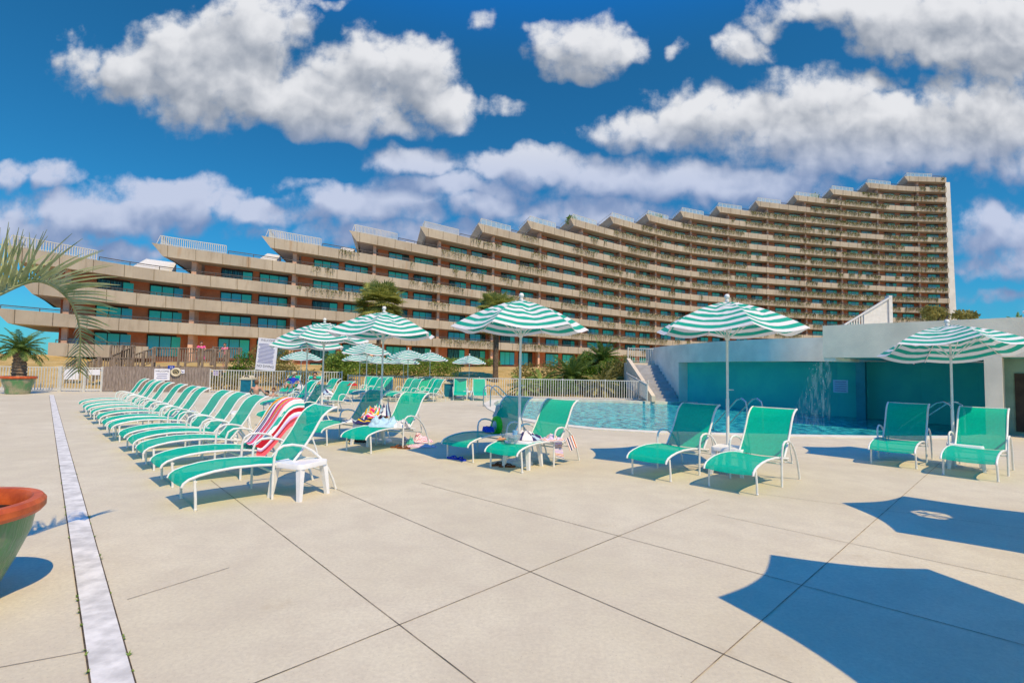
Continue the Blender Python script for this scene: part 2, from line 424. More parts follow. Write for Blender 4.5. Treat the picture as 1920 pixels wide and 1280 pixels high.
def face_m(loc, yaw=0.0):   # upright plate matrix facing -Y turned by yaw
    return Matrix.Translation(loc) @ Matrix.Rotation(yaw, 4, 'Z') @ Matrix.Rotation(R(90), 4, 'X')
# ------------------------------------------------------------------ pool outlines and deck
POOL = [(-.1, 17.5), (.3, 15.9), (1.2, 14.4), (2.3, 13.4), (3.6, 12.95), (5.5, 12.75), (7.5, 12.7), (9.5, 12.75), (11.6, 13.1), (12.35, 13.5),
        (14.9, 15.9), (14.75, 17.2), (13.6, 19.4), (11.8, 21.3), (10.9, 22.9), (10.1, 25.0), (9.0, 26.2), (8.0, 25.6), (6.4, 25.7), (4.4, 26.1), (2.4, 26.3), (.4, 26.0), (-.6, 24.4), (-.75, 22.0), (-.5, 19.6)]
SPA = [(-14.2, 24.6), (-12.0, 23.9), (-9.6, 23.8), (-8.6, 24.6), (-8.8, 26.2), (-10.5, 26.9), (-13.2, 26.9), (-14.4, 26.0)]
struct(sheet('ground', [(-3000, -200), (3000, -200), (3000, 4000), (-3000, 4000)], [], -1.2, mat('beach_sand', (.62, .52, .36), .9, .1, .05)))
struct(sheet('sea', [(-2900, 160), (2900, 160), (2900, 3900), (-2900, 3900)], [], -.9, mat('sea_water', (.03, .20, .30), .15, .15, .02, .6, .4)))
struct(sheet('deck', [(-60, -12), (40, -12), (40, 12), (30, 12), (30, 36), (7.0, 36), (7.0, 29.0), (-60, 29.0)], [POOL, SPA], 0, CONC))
def rim(poly, z0, z1, w, name, m):
    n = len(poly); cx = sum(p[0] for p in poly)/n; cy = sum(p[1] for p in poly)/n
    mb = MB(); inn = [V((x, y, 0)) for x, y in poly]
    out = []
    for i in range(n):
        t = (inn[(i+1) % n]-inn[i-1]).normalized(); out.append(inn[i]+V((t.y, -t.x, 0))*w)
    vs = []
    for q in inn: vs.append((q.x, q.y, z0))
    for q in inn: vs.append((q.x, q.y, z1))
    for q in out: vs.append((q.x, q.y, z1))
    for q in out: vs.append((q.x, q.y, -.05))
    fs = []
    for k in range(3):
        for i in range(n):
            j = (i+1) % n; fs.append((k*n+i, k*n+j, (k+1)*n+j, (k+1)*n+i))
    mb.add(vs, fs); return struct(mb.build(name, m))
def smooth_poly(p, it=2):
    for _ in range(it):
        q = []
        for i in range(len(p)):
            a, b = p[i], p[(i+1) % len(p)]
            q += [(a[0]*.75+b[0]*.25, a[1]*.75+b[1]*.25), (a[0]*.25+b[0]*.75, a[1]*.25+b[1]*.75)]
        p = q
    return p
COPE = mat('pale_pool_coping', (.72, .69, .58), .7, .06, 4, .2, 60)
rim(POOL, -1.0, .025, .42, 'pool_coping', COPE)
rim(SPA, -.8, .03, .3, 'spa_coping', COPE)
struct(sheet('pool_water', POOL, [], -.10, WATER)); struct(sheet('spa_water', SPA, [], -.08, WATER))

# white drain strip let into the deck
def strip(name, a, b, w, z, m):
    a = V(a); b = V(b); d = (b-a).normalized(); n = V((-d.y, d.x, 0))*w/2; mb = MB(); k = max(2, int((b-a).length/.6))
    vs = []
    for i in range(k+1):
        p = a.lerp(b, i/k); vs += [(p+n)[:2]+(z,), (p-n)[:2]+(z,)]
    mb.add(vs, [(2*i, 2*i+1, 2*i+3, 2*i+2) for i in range(k)]); return mb.build(name, m)
dA = V((-1.42, 2.02, 0)); dB = V((-20.4, 22.85, 0)); dd = (dB-dA).normalized()
dA = dA - dd*2.5
STRIPM = mat('worn_white_strip', (.68, .67, .63), .7, .14, 6, .3, 60)
struct(strip('drain_strip', dA, dB, .15, .008, STRIPM))
EDGE = mat('joint_dark_gap', (.10, .08, .06), .95, .3, 9)
struct(strip('drain_edges', dA-dd*.01, dB+dd*.01, .166, .004, EDGE))
# saw-cut joints
JN = [((620, 912), (1600, 1330)), ((395, 900), (930, 1310)), ((1762, 868), (1240, 1330)), ((400, 1312), (1330, 936)), ((790, 905), (1990, 1228)),
      ((1345, 965), (1990, 1103)), ((238, 1124), (430, 1064)), ((-60, 1262), (205, 1213)), ((140, 848), (205, 843)), ((1420, 925), (1990, 1000)), ((840, 800), (1120, 790)), ((800, 768), (900, 764)), ((30, 800), (135, 796))]
jm = MB()
for i, (a, b) in enumerate(JN):
    A = G(*a); B = G(*b); d = (B-A).normalized(); w = .003 if i < 5 else .0026; n = V((-d.y, d.x, 0))*w
    k = max(2, int((B-A).length/.25)); vs = []
    for q in range(k+1):
        p = A.lerp(B, q/k)+n*.4*noise.noise(V((q*.7, i, 0)))
        vs += [(p+n)[:2]+(.004,), (p-n)[:2]+(.004,)]
    jm.add(vs, [(2*q, 2*q+1, 2*q+3, 2*q+2) for q in range(k)])
struct(jm.build('deck_joints', mat('saw_cut_joint', (.28, .23, .17), .95, .35, 5)))

# terrain beyond the fence
def th(x, y):
    t = min(1, max(0, (y-30.0)/14)); t = t*t*(3-2*t)
    h = 1.62*t + .22*noise.noise(V((x*.12, y*.12, 0)))*t
    if x < -44: h += .5*t
    t2 = min(1, max(0, (y-150)/60)); return h*(1-t2) - t2*1.4 - .02
mb = MB()
XS = [-160+i*2.5 for i in range(152)]; YS = [28.9+ (i/60)**1.7*200 for i in range(61)]
mb.grid(lambda u, v: (XS[min(151, int(round(u*151)))], YS[min(60, int(round(v*60)))], th(XS[min(151, int(round(u*151)))], YS[min(60, int(round(v*60)))])), 151, 60, uv=False)
def f_bank(t, b, tc):
    co = tc.outputs['Object']
    c = t.mix(t.ss(t.noise(co, .5, 6, .65), .35, .65), (.60, .43, .18), (.42, .29, .10)); c = t.mix(t.m('MULTIPLY', t.ss(t.noise(t.vm('MULTIPLY', co, (.4, 3, 1)), 1.2, 5, .7), .5, .7), .6), c, (.26, .20, .07))
    t.put(b.inputs['Base Color'], c); b.inputs['Roughness'].default_value = .95; b.inputs['Specular IOR Level'].default_value = .05
    bp = t.n('ShaderNodeBump'); bp.inputs['Strength'].default_value = .9; bp.inputs['Distance'].default_value = .1
    t.put(bp.inputs['Height'], t.noise(co, 7, 4, .7)); t.put(b.inputs['Normal'], bp.outputs[0])
struct(mb.build('dry_grass_bank', custom('dry_grass_and_sand', f_bank), smooth=True))

# ------------------------------------------------------------------ the terraced crescent building
TIPS = [(30, 462), (284, 455), (489, 443), (654, 430), (789, 425), (893, 418), (988, 413), (1066, 408), (1141, 405), (1212, 402), (1269, 397), (1338, 387), (1415, 377), (1489, 366), (1557, 354), (1616, 343), (1695, 330)]
FL = 2.9
def ztop(j): return EYE + 13.4 + FL*(j-1)
P = []
for i, (x, y) in enumerate(TIPS):
    d = ray(x, y); t = (ztop(i)-EYE)/d.z; P.append(V((d.x*t, d.y*t, 0)))
P.append(P[16]+V((12.6, .6, 0)))
# light smoothing of the plan curve
for _ in range(2):
    Q = P[:]
    for i in range(2, len(P)-2): Q[i] = P[i]*.6+(P[i-1]+P[i+1])*.2
    P = Q
NPT = len(P); SE = NPT-1.0
PX = [P[0]*2-P[1]] + P + [P[-1]*2-P[-2]]
def Cc(s):
    i = int(math.floor(s)); i = max(-0, min(NPT-2, i)); t = s-i
    a, b, c, d = PX[i], PX[i+1], PX[i+2], PX[i+3]
    return .5*((2*b)+(c-a)*t+(2*a-5*b+4*c-d)*t*t+(3*b-a-3*c+d)*t*t*t)
def Ct(s):
    e = .02; return (Cc(s+e)-Cc(s-e)).normalized()
def Cn(s): t = Ct(s); return V((t.y, -t.x, 0))
def pt(s, off, z): q = Cc(s)+Cn(s)*off+Ct(s)*max(0.0, -off)*.5; return V((q.x, q.y, z))
BO = V((Cc(8).x, Cc(8).y, 1.0))
bld = thing('condominium_building', 'long curved beige balcony building whose storeys step up from left to right behind the pool', 'building', BO)
def bp(mb, name, m, smooth=False, parent=None): return mb.build(name, m, parent or bld, smooth, org=BO)
LO = -3
def s_start(j): return max(j, 0) if j != -1 and j != -2 else (0.0 if j == -1 else -.1)
def srange(a, b, st=.125):
    n = max(1, int(math.ceil((b-a)/st))); return [a+(b-a)*i/n for i in range(n+1)]
DEPTH = 13.0
for j in range(LO, 17):
    a = float(max(j, 0)); e = SE
    if j == -3: a, e = .25, 1.02
    if j == 0: a = -.10
    if j == -2: a = -.12
    if j == -1: a = .02
    z = ztop(j); mb = MB(); vs = []; ss = srange(a, e)
    for k, s in enumerate(ss):
        tip = k == 0
        sh = [0, .10, .17, .17, .10, 0.02] if tip and j > -3 else [0]*6
        prof = [(0, z), (-.14, z-1.3), (-DEPTH, z-1.3), (-DEPTH, z-1.02), (-.5, z-1.02), (-.24, z)]
        vs += [pt(s+h, o, zz) for (o, zz), h in zip(prof, sh)]
    n = 6; fs = []
    for k in range(len(ss)-1):
        for q in range(n):
            b0, b1 = k*n+q, k*n+(q+1) % n; fs.append((b0, b0+n, b1+n, b1))
    fs += [tuple(range(n)), tuple(range(len(ss)*n-1, len(ss)*n-n-1, -1))]
    mb.add(vs, fs); nf = len(mb.f)
    for s in srange(a+.14, e-.05, .25): mb.bar(pt(s, .008, z-.01), pt(s, -.13, z-1.29), .07, .03, up=Ct(s))
    o = bp(mb, 'balcony_band', PARA); o.data.materials.append(mat('dark_band_joint', (.16, .13, .10), .9, .2, 3))   # the joints are surface pattern of the band
    for f_ in o.data.polygons:
        if f_.index >= nf: f_.material_index = 1
    if a+.1 < e and j >= 0:   # end wall of the prow, runs back from the tip
        mb = MB(); q0 = pt(a+.02, -.05, z); q1 = pt(a+.12, -.3, z-1.25); q2 = pt(a+.16, -DEPTH+1, z-1.25); q3 = pt(a+.06, -DEPTH+1, z)
        w = Ct(a+.1)*.2; vs = [q0, q1, q2, q3, q0+w, q1+w, q2+w, q3+w]
        mb.add(vs, [(0, 1, 2, 3), (7, 6, 5, 4), (0, 4, 5, 1), (1, 5, 6, 2), (2, 6, 7, 3), (3, 7, 4, 0)]); bp(mb, 'end_parapet', PARA)
    # pipe rail on the parapet
    mb = MB(); ra = a+(.68 if j >= 0 else .05); ss = srange(ra, e-.02, .2)
    rz = .40 if j >= 0 else .30
    for k in range(len(ss)-1):
        mb.bar(pt(ss[k], -.15, z+rz), pt(ss[k+1], -.15, z+rz), .085); mb.bar(pt(ss[k], -.15, z+rz*.5), pt(ss[k+1], -.15, z+rz*.5), .035)
    for s in srange(ra, e-.02, .25): mb.bar(pt(s, -.15, z-.02), pt(s, -.15, z+rz), .05)
    bp(mb, 'pipe_rail', RAILM)
    if j >= 0:  # white picket guard round the roof terrace at the tip
        mb = MB(); r1 = min(a+.66, e-.05); h = 1.0
        ss = srange(a+.07, r1, .11)
        glassy = j >= 5
        for k in range(len(ss)-1): mb.bar(pt(ss[k], -.12, z+h), pt(ss[k+1], -.12, z+h), .07); mb.bar(pt(ss[k], -.12, z+.1), pt(ss[k+1], -.12, z+.1), .05)
        stp = .0185 if not glassy else .11
        for s in srange(a+.07, r1, stp): mb.bar(pt(s-.03 if s < a+.075 else s, -.12, z-.02), pt(s, -.12, z+h), .07 if not glassy else .08, .05)
        for q in range(0, 22 if not glassy else 8):   # side run going back
            o = -.12-q*(.35 if not glassy else 1.0)
            mb.bar(pt(a+.08, o, z-.02), pt(a+.08, o, z+h), .05)
        mb.bar(pt(a+.08, -.12, z+h), pt(a+.08, -8, z+h), .06)
        bp(mb, 'terrace_railing', WHITEP)
        if glassy:
            mb = MB()
            for k in range(len(ss)-1):
                p0, p1 = pt(ss[k], -.12, z+.12), pt(ss[k+1], -.12, z+.12); mb.add([p0, p1, p1+V((0, 0, h-.2)), p0+V((0, 0, h-.2))], [(0, 1, 2, 3)])
            bp(mb, 'terrace_glass', mat('pale_guard_glass', (.45, .60, .68), .1, .05, 2, alpha=.45))
    # storey wall under this band
    if j >= -3:
        wa = max(j, 0)+.40 if j > 0 else .30
        if j == -3: wa = .32
        mb = MB(); zb, zt_ = z-1.3-2.75, z-1.29
        if j <= -2: zb = .6
        if j == -2: zb = ztop(-3)-1.3-.0 if False else .6
        ss = srange(wa, SE-.02)
        vs = []
        for s in ss: vs += [pt(s, -2.5, zb), pt(s, -2.5, zt_)]
        fs = [(2*k, 2*k+2, 2*k+3, 2*k+1) for k in range(len(ss)-1)]
        n0 = len(vs); vs += [pt(wa, -DEPTH+.5, zb), pt(wa, -DEPTH+.5, zt_)]; fs.append((n0, 0, 1, n0+1))
        mb.add(vs, fs); bp(mb, 'brick_wall', BRICK)
# party fins (salmon) on each bay line
for b in range(0, 17):
    s = b+.35; mb = MB(); ztp = ztop(b)-1.31 if b > 0 else ztop(0)-1.31
    t = Ct(s); n = Cn(s)
    w = .25
    vs = []
    for zz in (.6, ztp):
        for (o, k) in ((-2.6, -w), (-1.0, -w), (-1.0, w), (-2.6, w)):
            q = pt(s, o, zz)+t*k; vs.append(q)
    mb.add(vs, [(3, 2, 1, 0), (4, 5, 6, 7), (0, 1, 5, 4), (1, 2, 6, 5), (2, 3, 7, 6), (3, 0, 4, 7)]); bp(mb, 'party_wall', PINK)
# windows: shared meshes, 100 nearest as parts, the rest one mesh
def win_parts(w, h):
    f = MB(); t = .10
    f.box((0, 0, h/2), (w, .06, h))
    p = MB(); pw = (w-4*t)/3
    for k in range(3):
        x = -w/2+t+pw/2+k*(pw+t); p.box((x, -.05, h*.48), (pw, .05, h*.88))
    g = MB()
    return f, p
wf, wp = win_parts(3.6, 2.6)
wfm = wpm = None
cells = []
for j in range(-3, 17):
    for b in range(0, 17):
        if j > 0 and b < j: continue
        if j == -3 and b < 1: continue
        for c in (.36, .755):
            s = b+.35+c
            if j > 0 and b == j and c < .3: continue
            if s > SE-.12: continue
            z0 = ztop(j)-1.3-2.68
            p = pt(s, -2.44, z0); cells.append((p.length, p, Cn(s)))
cells.sort(key=lambda q: q[0])
rest_f, rest_p = MB(), MB()
proto_f = proto_p = None
for k, (_, p, n) in enumerate(cells):
    yaw = math.atan2(n.x, -n.y)     # local -Y faces n
    if k < 100:
        if proto_f is None:
            proto_f = wf.build('window', DARKF, bld); proto_p = wp.build('glass', PANE, proto_f); f = proto_f; g = proto_p
        else:
            f = proto_f.copy(); COL.objects.link(f); g = proto_p.copy(); COL.objects.link(g); g.parent = f
        f.location = p-BO; f.rotation_euler = (0, 0, yaw)
    else:
        M = Matrix.Translation(p) @ Matrix.Rotation(yaw, 4, 'Z')
        for src, dst in ((wf, rest_f), (wp, rest_p)): dst.add([M @ V(q) for q in src.v], src.f)
o = bp(rest_f, 'windows', DARKF); o['kind'] = 'stuff'; o2 = bp(rest_p, 'glass_panes', PANE, parent=o); o2['kind'] = 'stuff'
# white right end wall
mb = MB(); s = SE
t = Ct(s-.05); n = Cn(s-.05); vs = []
for zz, dx in ((.6, 1.2), (ztop(16)-1.0, 0)):
    for (o, k) in ((-DEPTH, .05), (-.9, .05), (-.9, 1.4+dx), (-DEPTH, 1.4+dx)): vs.append(pt(s, o, zz)+t*k)
mb.add(vs, [(3, 2, 1, 0), (4, 5, 6, 7), (0, 1, 5, 4), (1, 2, 6, 5), (2, 3, 7, 6), (3, 0, 4, 7)]); bp(mb, 'end_wall', mat('white_end_wall', (.66, .66, .66), .8, .05, .5))
# white sloping penthouse roofs standing behind the first steps
for b in range(0, 6):
    z = ztop(b)-1.0; mb = MB(); w = 5.0
    a0 = pt(b+.62, -6.5, z); a1 = pt(b+1.02, -6.5, z); c0 = pt(b+.62, -12, z); c1 = pt(b+1.02, -12, z)
    top = V((0, 0, 3.0)); m0 = pt(b+.86, -9, z+3.6); m1 = pt(b+1.05, -9, z+3.6)
    mb.add([a0, a1, c1, c0, m0, m1], [(0, 1, 5, 4), (1, 2, 5), (2, 3, 4, 5), (3, 0, 4), (3, 2, 1, 0)])
    bp(mb, 'penthouse_roof', WHITEP)
# red and white notice leaning at the left end of the balcony
q = pt(.40, -1.0, ztop(-3)+.1)
ROOFP = [(7, .30), (9, .35), (13, .45), (10, .2)]
# hanging plants on the balcony bands
random.seed(5)
mb = MB()
def tri_strand(p, n, t, L, w):
    segs = max(2, int(L/.22)); q = V(p); d = V((0, 0, -1))
    lean = t*random.uniform(-.45, .45)
    for k in range(segs):
        q2 = q+(d+lean*.5+n*.04)*(L/segs)
        for _ in range(3):
            c = q.lerp(q2, random.random()); r = w*random.uniform(.5, 1.1)*(1-.5*k/segs)
            a = V((random.uniform(-1, 1), random.uniform(-1, 1), random.uniform(-.6, 1))).normalized()*r; b2 = (t*random.uniform(-1, 1)+V((0, 0, random.uniform(-1, .2)))).normalized()*r*1.6
            mb.add([c, c+a, c+b2], [(0, 1, 2)])
        q = q2
for j in range(-2, 17):
    z = ztop(j); s = max(j, 0)+.9
    dens0 = .06 if j < 1 else .5
    while s < SE-.05:
        far = s/SE
        nn = noise.noise(V((s*1.3, j*3.1, 1.7)))+.35*noise.noise(V((s*6, j*5, 4)))
        thr = .26 - far*.62 + (0.2 if j > 13 else 0) + (.18 if s < 2.5 else 0)
        if nn > thr:
            n_ = Cn(s); t_ = Ct(s)
            tri_strand(pt(s, .04, z+random.uniform(-.05, .25)), n_, t_, random.uniform(.45, 1.5), .13+.11*far)
        s += random.uniform(.008, .02)*(1.1 if s > 8 else 1.2)
hv = mb.build('hanging_plants', mat('hanging_vine_leaves', (.20, .22, .05), .6, .2, 1.5, spec=.2, col2=(.07, .06, .03)), None, org=BO); hv.location = BO
tag(hv, 'trailing green vines hanging over the balcony bands of the stepped building', 'vines', kind='stuff')
# ------------------------------------------------------------------ pool grotto walls
def wall_ribbon(mb, path, z0, z1, th_, flip=1):
    """solid upright ribbon along a plan path, thickness th_ to the far side"""
    path = [V((x, y, 0)) for x, y in path]; n = len(path); o = []
    for i in range(n):
        t = (path[min(i+1, n-1)]-path[max(i-1, 0)]).normalized(); o.append(path[i]+V((-t.y, t.x, 0))*th_*flip)
    vs = []
    for a, b in zip(path, o):
        for q, z in ((a, z0), (a, z1), (b, z1), (b, z0)): vs.append((q.x, q.y, z))
    fs = []
    for i in range(n-1):
        for k in range(4):
            a, b = i*4+k, i*4+(k+1) % 4; fs.append((a, a+4, b+4, b))
    fs += [(0, 1, 2, 3), (n*4-1, n*4-2, n*4-3, n*4-4)]
    return mb.add(vs, fs)
def csp(p, k=6):
    p = [V((x, y, 0)) for x, y in p]; q = [p[0]*2-p[1]]+p+[p[-1]*2-p[-2]]; r = []
    for i in range(len(p)-1):
        a, b, c, d = q[i:i+4]
        for j in range(k):
            t = j/k; w = .5*((2*b)+(c-a)*t+(2*a-5*b+4*c-d)*t*t+(3*b-a-3*c+d)*t*t*t); r.append((w.x, w.y))
    r.append((p[-1].x, p[-1].y)); return r
BP = csp([(8.5, 32.5), (8.28, 30.2), (8.35, 27.8), (8.7, 25.4), (9.35, 22.6), (10.4, 20.5), (11.75, 19.25), (13.4, 18.3)])
gb = thing('curved_pool_wall', 'curved blue-grey grotto wall behind the pool with a wide dark teal recess', 'wall', (11, 24, 0))
OB = V((11, 24, 0))
mb = MB(); wall_ribbon(mb, BP, 2.0, 2.9, .5, 1); mb.build('fascia', GREYW, gb, True, org=OB)
left = [q for q in BP if q[1] > 26.0]
mb = MB(); wall_ribbon(mb, left, -.6, 1.999, .5, 1); mb.build('solid_end', GREYW, gb, True, org=OB)
BB = csp([(8.9, 26.5), (9.9, 24.9), (10.7, 22.8), (11.7, 21.2), (12.9, 19.9)])
mb = MB(); wall_ribbon(mb, BB, -.6, 1.998, .3, 1); mb.build('recess_wall', TEAL_SHADE, gb, True, org=OB)
mb = MB(); mid = [(x, y) for x, y in BP if y <= 26.4]
n = min(len(mid), len(BB))
vs = [(q[0]+.05, q[1]+.05, 2.02) for q in mid]+[(q[0]+1.6, q[1]+1.6, 2.02) for q in mid]
k = len(mid); mb.add(vs, [(i, i+1, k+i+1, k+i) for i in range(k-1)]); mb.build('soffit', TEAL_SHADE, gb, org=OB)

BEIGW = mat('beige_pavilion_stucco', (.93, .81, .63), .85, .06, 1.0, .6, 40, .12)
ga = thing('pool_pavilion', 'low beige pavilion with thick roof edge and open teal bay right of the pool', 'pavilion', (12, 15, 0))
OA = V((12, 15, 0)); A0 = V((9.73, 16.0, 0)); AD = V((3.07, -3.2, 0))
def la(l, off=0.0):
    d = AD.normalized(); n = V((-d.y, d.x, 0)); q = A0+AD*l+n*off; return (q.x, q.y)
def boxpoly(mb, pts, z0, z1):
    n = len(pts); vs = [(x, y, z0) for x, y in pts]+[(x, y, z1) for x, y in pts]
    mb.add(vs, [tuple(range(n-1, -1, -1)), tuple(range(n, 2*n))]+[(i, (i+1) % n, n+(i+1) % n, n+i) for i in range(n)]); return mb
mb = MB(); boxpoly(mb, [la(0), la(2.2), la(2.2, 4.9), la(.2, 4.9), la(-.02, 3.5)], 2.03, 3.03); mb.build('roof_slab', BEIGW, ga, org=OA)
mb = MB(); boxpoly(mb, [la(.004, .01), la(.075, .01), la(.14, .5), la(.14, 1.6), la(.01, 1.6)], 1.92, 2.028); mb.build('spout_lip', BEIGW, ga, org=OA)
mb = MB(); boxpoly(mb, [la(.835), la(.912), la(.912, .9), la(.835, .9)], -.4, 2.028); mb.build('column', BEIGW, ga, org=OA)
mb = MB(); boxpoly(mb, [la(2.0), la(2.18), la(2.18, .9), la(2.0, .9)], 0, 2.028); mb.build('column', BEIGW, ga, org=OA)
RW = [(11.75, 21.3), (13.2, 19.5), (14.3, 17.9), (14.95, 16.4), (14.9, 15.8), la(.87, 1.0)]
mb = MB(); wall_ribbon(mb, RW, -.6, 2.027, .2, 1); mb.build('recess_wall', TEAL_SHADE, ga, org=OA)
mb = MB(); boxpoly(mb, [(12.72, 18.95), (12.95, 18.78), (13.2, 19.05), (12.97, 19.25)], -.6, 2.026); mb.build('pier', mat('blue_pier', (.05, .38, .46), .7, .06, 3), ga, org=OA)  # pier in an even blue
mb = MB(); boxpoly(mb, [la(.10, .30), la(2.1, .30), la(2.1, 4.8), la(.3, 4.8)], 2.012, 2.024); mb.build('soffit', mat('soffit_teal', (.10, .44, .38), .7, .06, 2), ga, org=OA)  # soffit in an even teal
# niche wall with doorway right of the column
mb = MB(); boxpoly(mb, [la(.90, .9), la(2.18, .9), la(2.18, 1.1), la(.90, 1.1)], -.3, 2.029); mb.build('niche_wall', mat('sea_green_render', (.26, .40, .31), .8, .1, 2), ga, org=OA)
mb = MB(); boxpoly(mb, [la(.955, .86), la(1.03, .86), la(1.03, .92), la(.955, .92)], .1, 1.62); mb.build('door', mat('dark_brown_door', (.05, .04, .03), .7, .2, 4), ga, org=OA)
mb = MB(); q = V((*la(1.10, .80), 1.74)); mb.ball(q, .09, 12, (1, .6, 1)); mb.box(q+V((0, .04, .12)), (.12, .08, .1)); mb.build('wall_lamp', mat('lamp_glass', (.55, .55, .45), .3, .05, 3), ga, org=OA)
# pipe and bracket under the soffit
mb = MB(); mb.tube([V((*la(.45, 1.2), 1.93)), V((*la(.83, 1.2), 1.93))], .02); mb.ball(V((*la(.47, 1.2), 1.88)), .05); mb.build('soffit_pipe', STEEL, ga, org=OA)
# notice on the teal wall
q = AT(1576, 724, 18.75); nd = V((-.6, -.8, 0)).normalized(); yaw = math.atan2(nd.x, -nd.y)
sg = thing('wall_notice', 'small pale blue notice with lines of print on the teal recess wall beside the waterfall', 'notice', q, yaw)
mb = MB(); mb.box((0, 0, 0), (.46, .03, .46)); mb.build('panel', mat('pale_blue_panel', (.36, .62, .80), .5, .03, 4), sg)
mb = MB()
for i in range(5):
    mb.box((0, -.017, .16-i*.08), (.36, .006, .022))
mb.build('printed_lines', INKB, sg)
# waterfall from the lip
def f_spray(t, b, tc):
    n = t.ss(t.noise(t.vm('MULTIPLY', tc.outputs['Object'], (14, 14, 2.2)), 1.0, 4, .7), .47, .62)
    b.inputs['Base Color'].default_value = (.75, .86, .90, 1); b.inputs['Roughness'].default_value = .3
    tp = t.n('ShaderNodeBsdfTransparent'); mx = t.n('ShaderNodeMixShader'); t.put(mx.inputs[0], t.m('MULTIPLY', n, .08))
    t.nt.links.new(tp.outputs[0], mx.inputs[1]); t.nt.links.new(b.outputs[0], mx.inputs[2]); return mx.outputs[0]
SPRAY = custom('falling_water', f_spray)
wf_ = thing('waterfall', 'thin waterfall arcing off the roof lip into the pool', 'waterfall', (9.8, 16.1, 0))
OW = V((9.8, 16.1, 0)); mb = MB(); random.seed(3)
for sheet_i in range(3):
    def fw(u, v, s=sheet_i):
        x0 = V((9.76, 16.05, 1.98)).lerp(V((9.98, 15.85, 1.93)), u)
        vel = V((-.30-.12*s, .05+.1*s, 0)); tt = v*.66
        q = x0+vel*tt*(1.4-.9*u)*1.6+V((0, 0, -4.9*tt*tt*.97)); q += V((noise.noise(q*4+V((s, 0, 0)))*.07, noise.noise(q*4)*.07, 0)); return q
    mb.grid(fw, 10, 16, uv=False)
mb.build('water_curtain', SPRAY, wf_, True, org=OW)
mb = MB()
for i in range(50):
    t = random.random()**.7*.66; u = random.random()**1.5
    x0 = V((9.76, 16.05, 2.0)).lerp(V((9.98, 15.85, 1.93)), u)
    q = x0+V((-.85*random.uniform(.5, 1.15), .15, 0))*t*(1.25-.7*u)*1.1+V((0, 0, .3*t-4.9*t*t)); q += V((random.gauss(0, .03), random.gauss(0, .03), 0))
    if q.z > -.08: mb.ball(q, random.uniform(.003, .006), 4, (1, 1, 2.6))
dr_ = mb.build('droplets', mat('white_spray', (.85, .90, .93), .2, .02, 5), wf_, org=OW); dr_['kind'] = 'stuff'

# stairs beside the curved wall
st = thing('concrete_stairs', 'concrete steps climbing beside the curved grotto wall at the far pool corner', 'stairs', (7.6, 27.5, 0)); OS = V((7.6, 27.5, 0))
STAIRM = mat('shaded_step_concrete', (.42, .42, .44), .85, .08, 3, .3, 50)
for i in range(11):
    mb = MB(); y0 = 25.9+i*.3; xr = 8.45
    xl = 7.2-.035*i
    mb.box(((xl+xr)/2, (y0+30.5)/2, .17*(i+.5)), (xr-xl, 30.5-y0, .166)); mb.build('step', STAIRM, st, org=OS)
mb = MB(); mb.add([(7.0, 25.6, 0), (6.6, 29.4, 0), (6.6, 29.4, 2.25), (7.0, 25.6, .30), (7.19, 25.6, 0), (6.8, 29.4, 0), (6.8, 29.4, 2.25), (7.19, 25.6, .30)],
    [(0, 1, 2, 3), (7, 6, 5, 4), (3, 2, 6, 7), (0, 3, 7, 4), (1, 5, 6, 2)]); mb.build('cheek_wall', STUCCO, st, org=OS)
mb = MB(); mb.box((7.5, 29.9, 1.0), (1.75, .6, 2.0)); mb.build('landing', STUCCO, st, org=OS)
rl = thing('stair_railing', 'white picket railing on the landing above the pool stairs', 'railing', (7.6, 30, 1.95)); OR_ = V((7.6, 30, 1.95))
def picket_run(name_root, pts, h, parent, org, m, step=.11, postd=2.2, thick=.018, postw=.05, zb=.08):
    for a, b in zip(pts[:-1], pts[1:]):
        a = V(a); b = V(b); L = (b-a).length; k = max(1, int(round(L/postd)))
        for i in range(k):
            p = a.lerp(b, i/k); q = a.lerp(b, (i+1)/k)
            mb = MB(); mb.box(p+V((0, 0, h/2+.02)), (postw, postw, h+.04)); mb.build('post', m, parent, org=org)
            mb = MB(); nn = max(2, int((q-p).length/step))
            for c in range(1, nn): mb.bar(p.lerp(q, c/nn)+V((0, 0, zb)), p.lerp(q, c/nn)+V((0, 0, h-.03)), thick)
            mb.bar(p+V((0, 0, zb)), q+V((0, 0, zb)), .03, .03); mb.bar(p+V((0, 0, h-.02)), q+V((0, 0, h-.02)), .04, .04)
            mb.build('picket_panel', m, parent, org=org)
    mb = MB(); mb.box(V(pts[-1])+V((0, 0, h/2+.02)), (postw, postw, h+.04)); mb.build('post', m, parent, org=org)
picket_run('r', [(6.75, 29.7, 2.0), (8.3, 29.7, 2.0)], .85, rl, OR_, WHITEP, .12, 1.6, .02)
hr = thing('stair_handrail', 'white picket handrail running down the left side of the pool stairs', 'railing', (7.3, 28, 0)); OH = V((7.3, 28, 0))
picket_run('r', [(6.75, 25.5, .02), (6.5, 28.9, .55)], .85, hr, OH, WHITEP, .07, 1.9, .03)

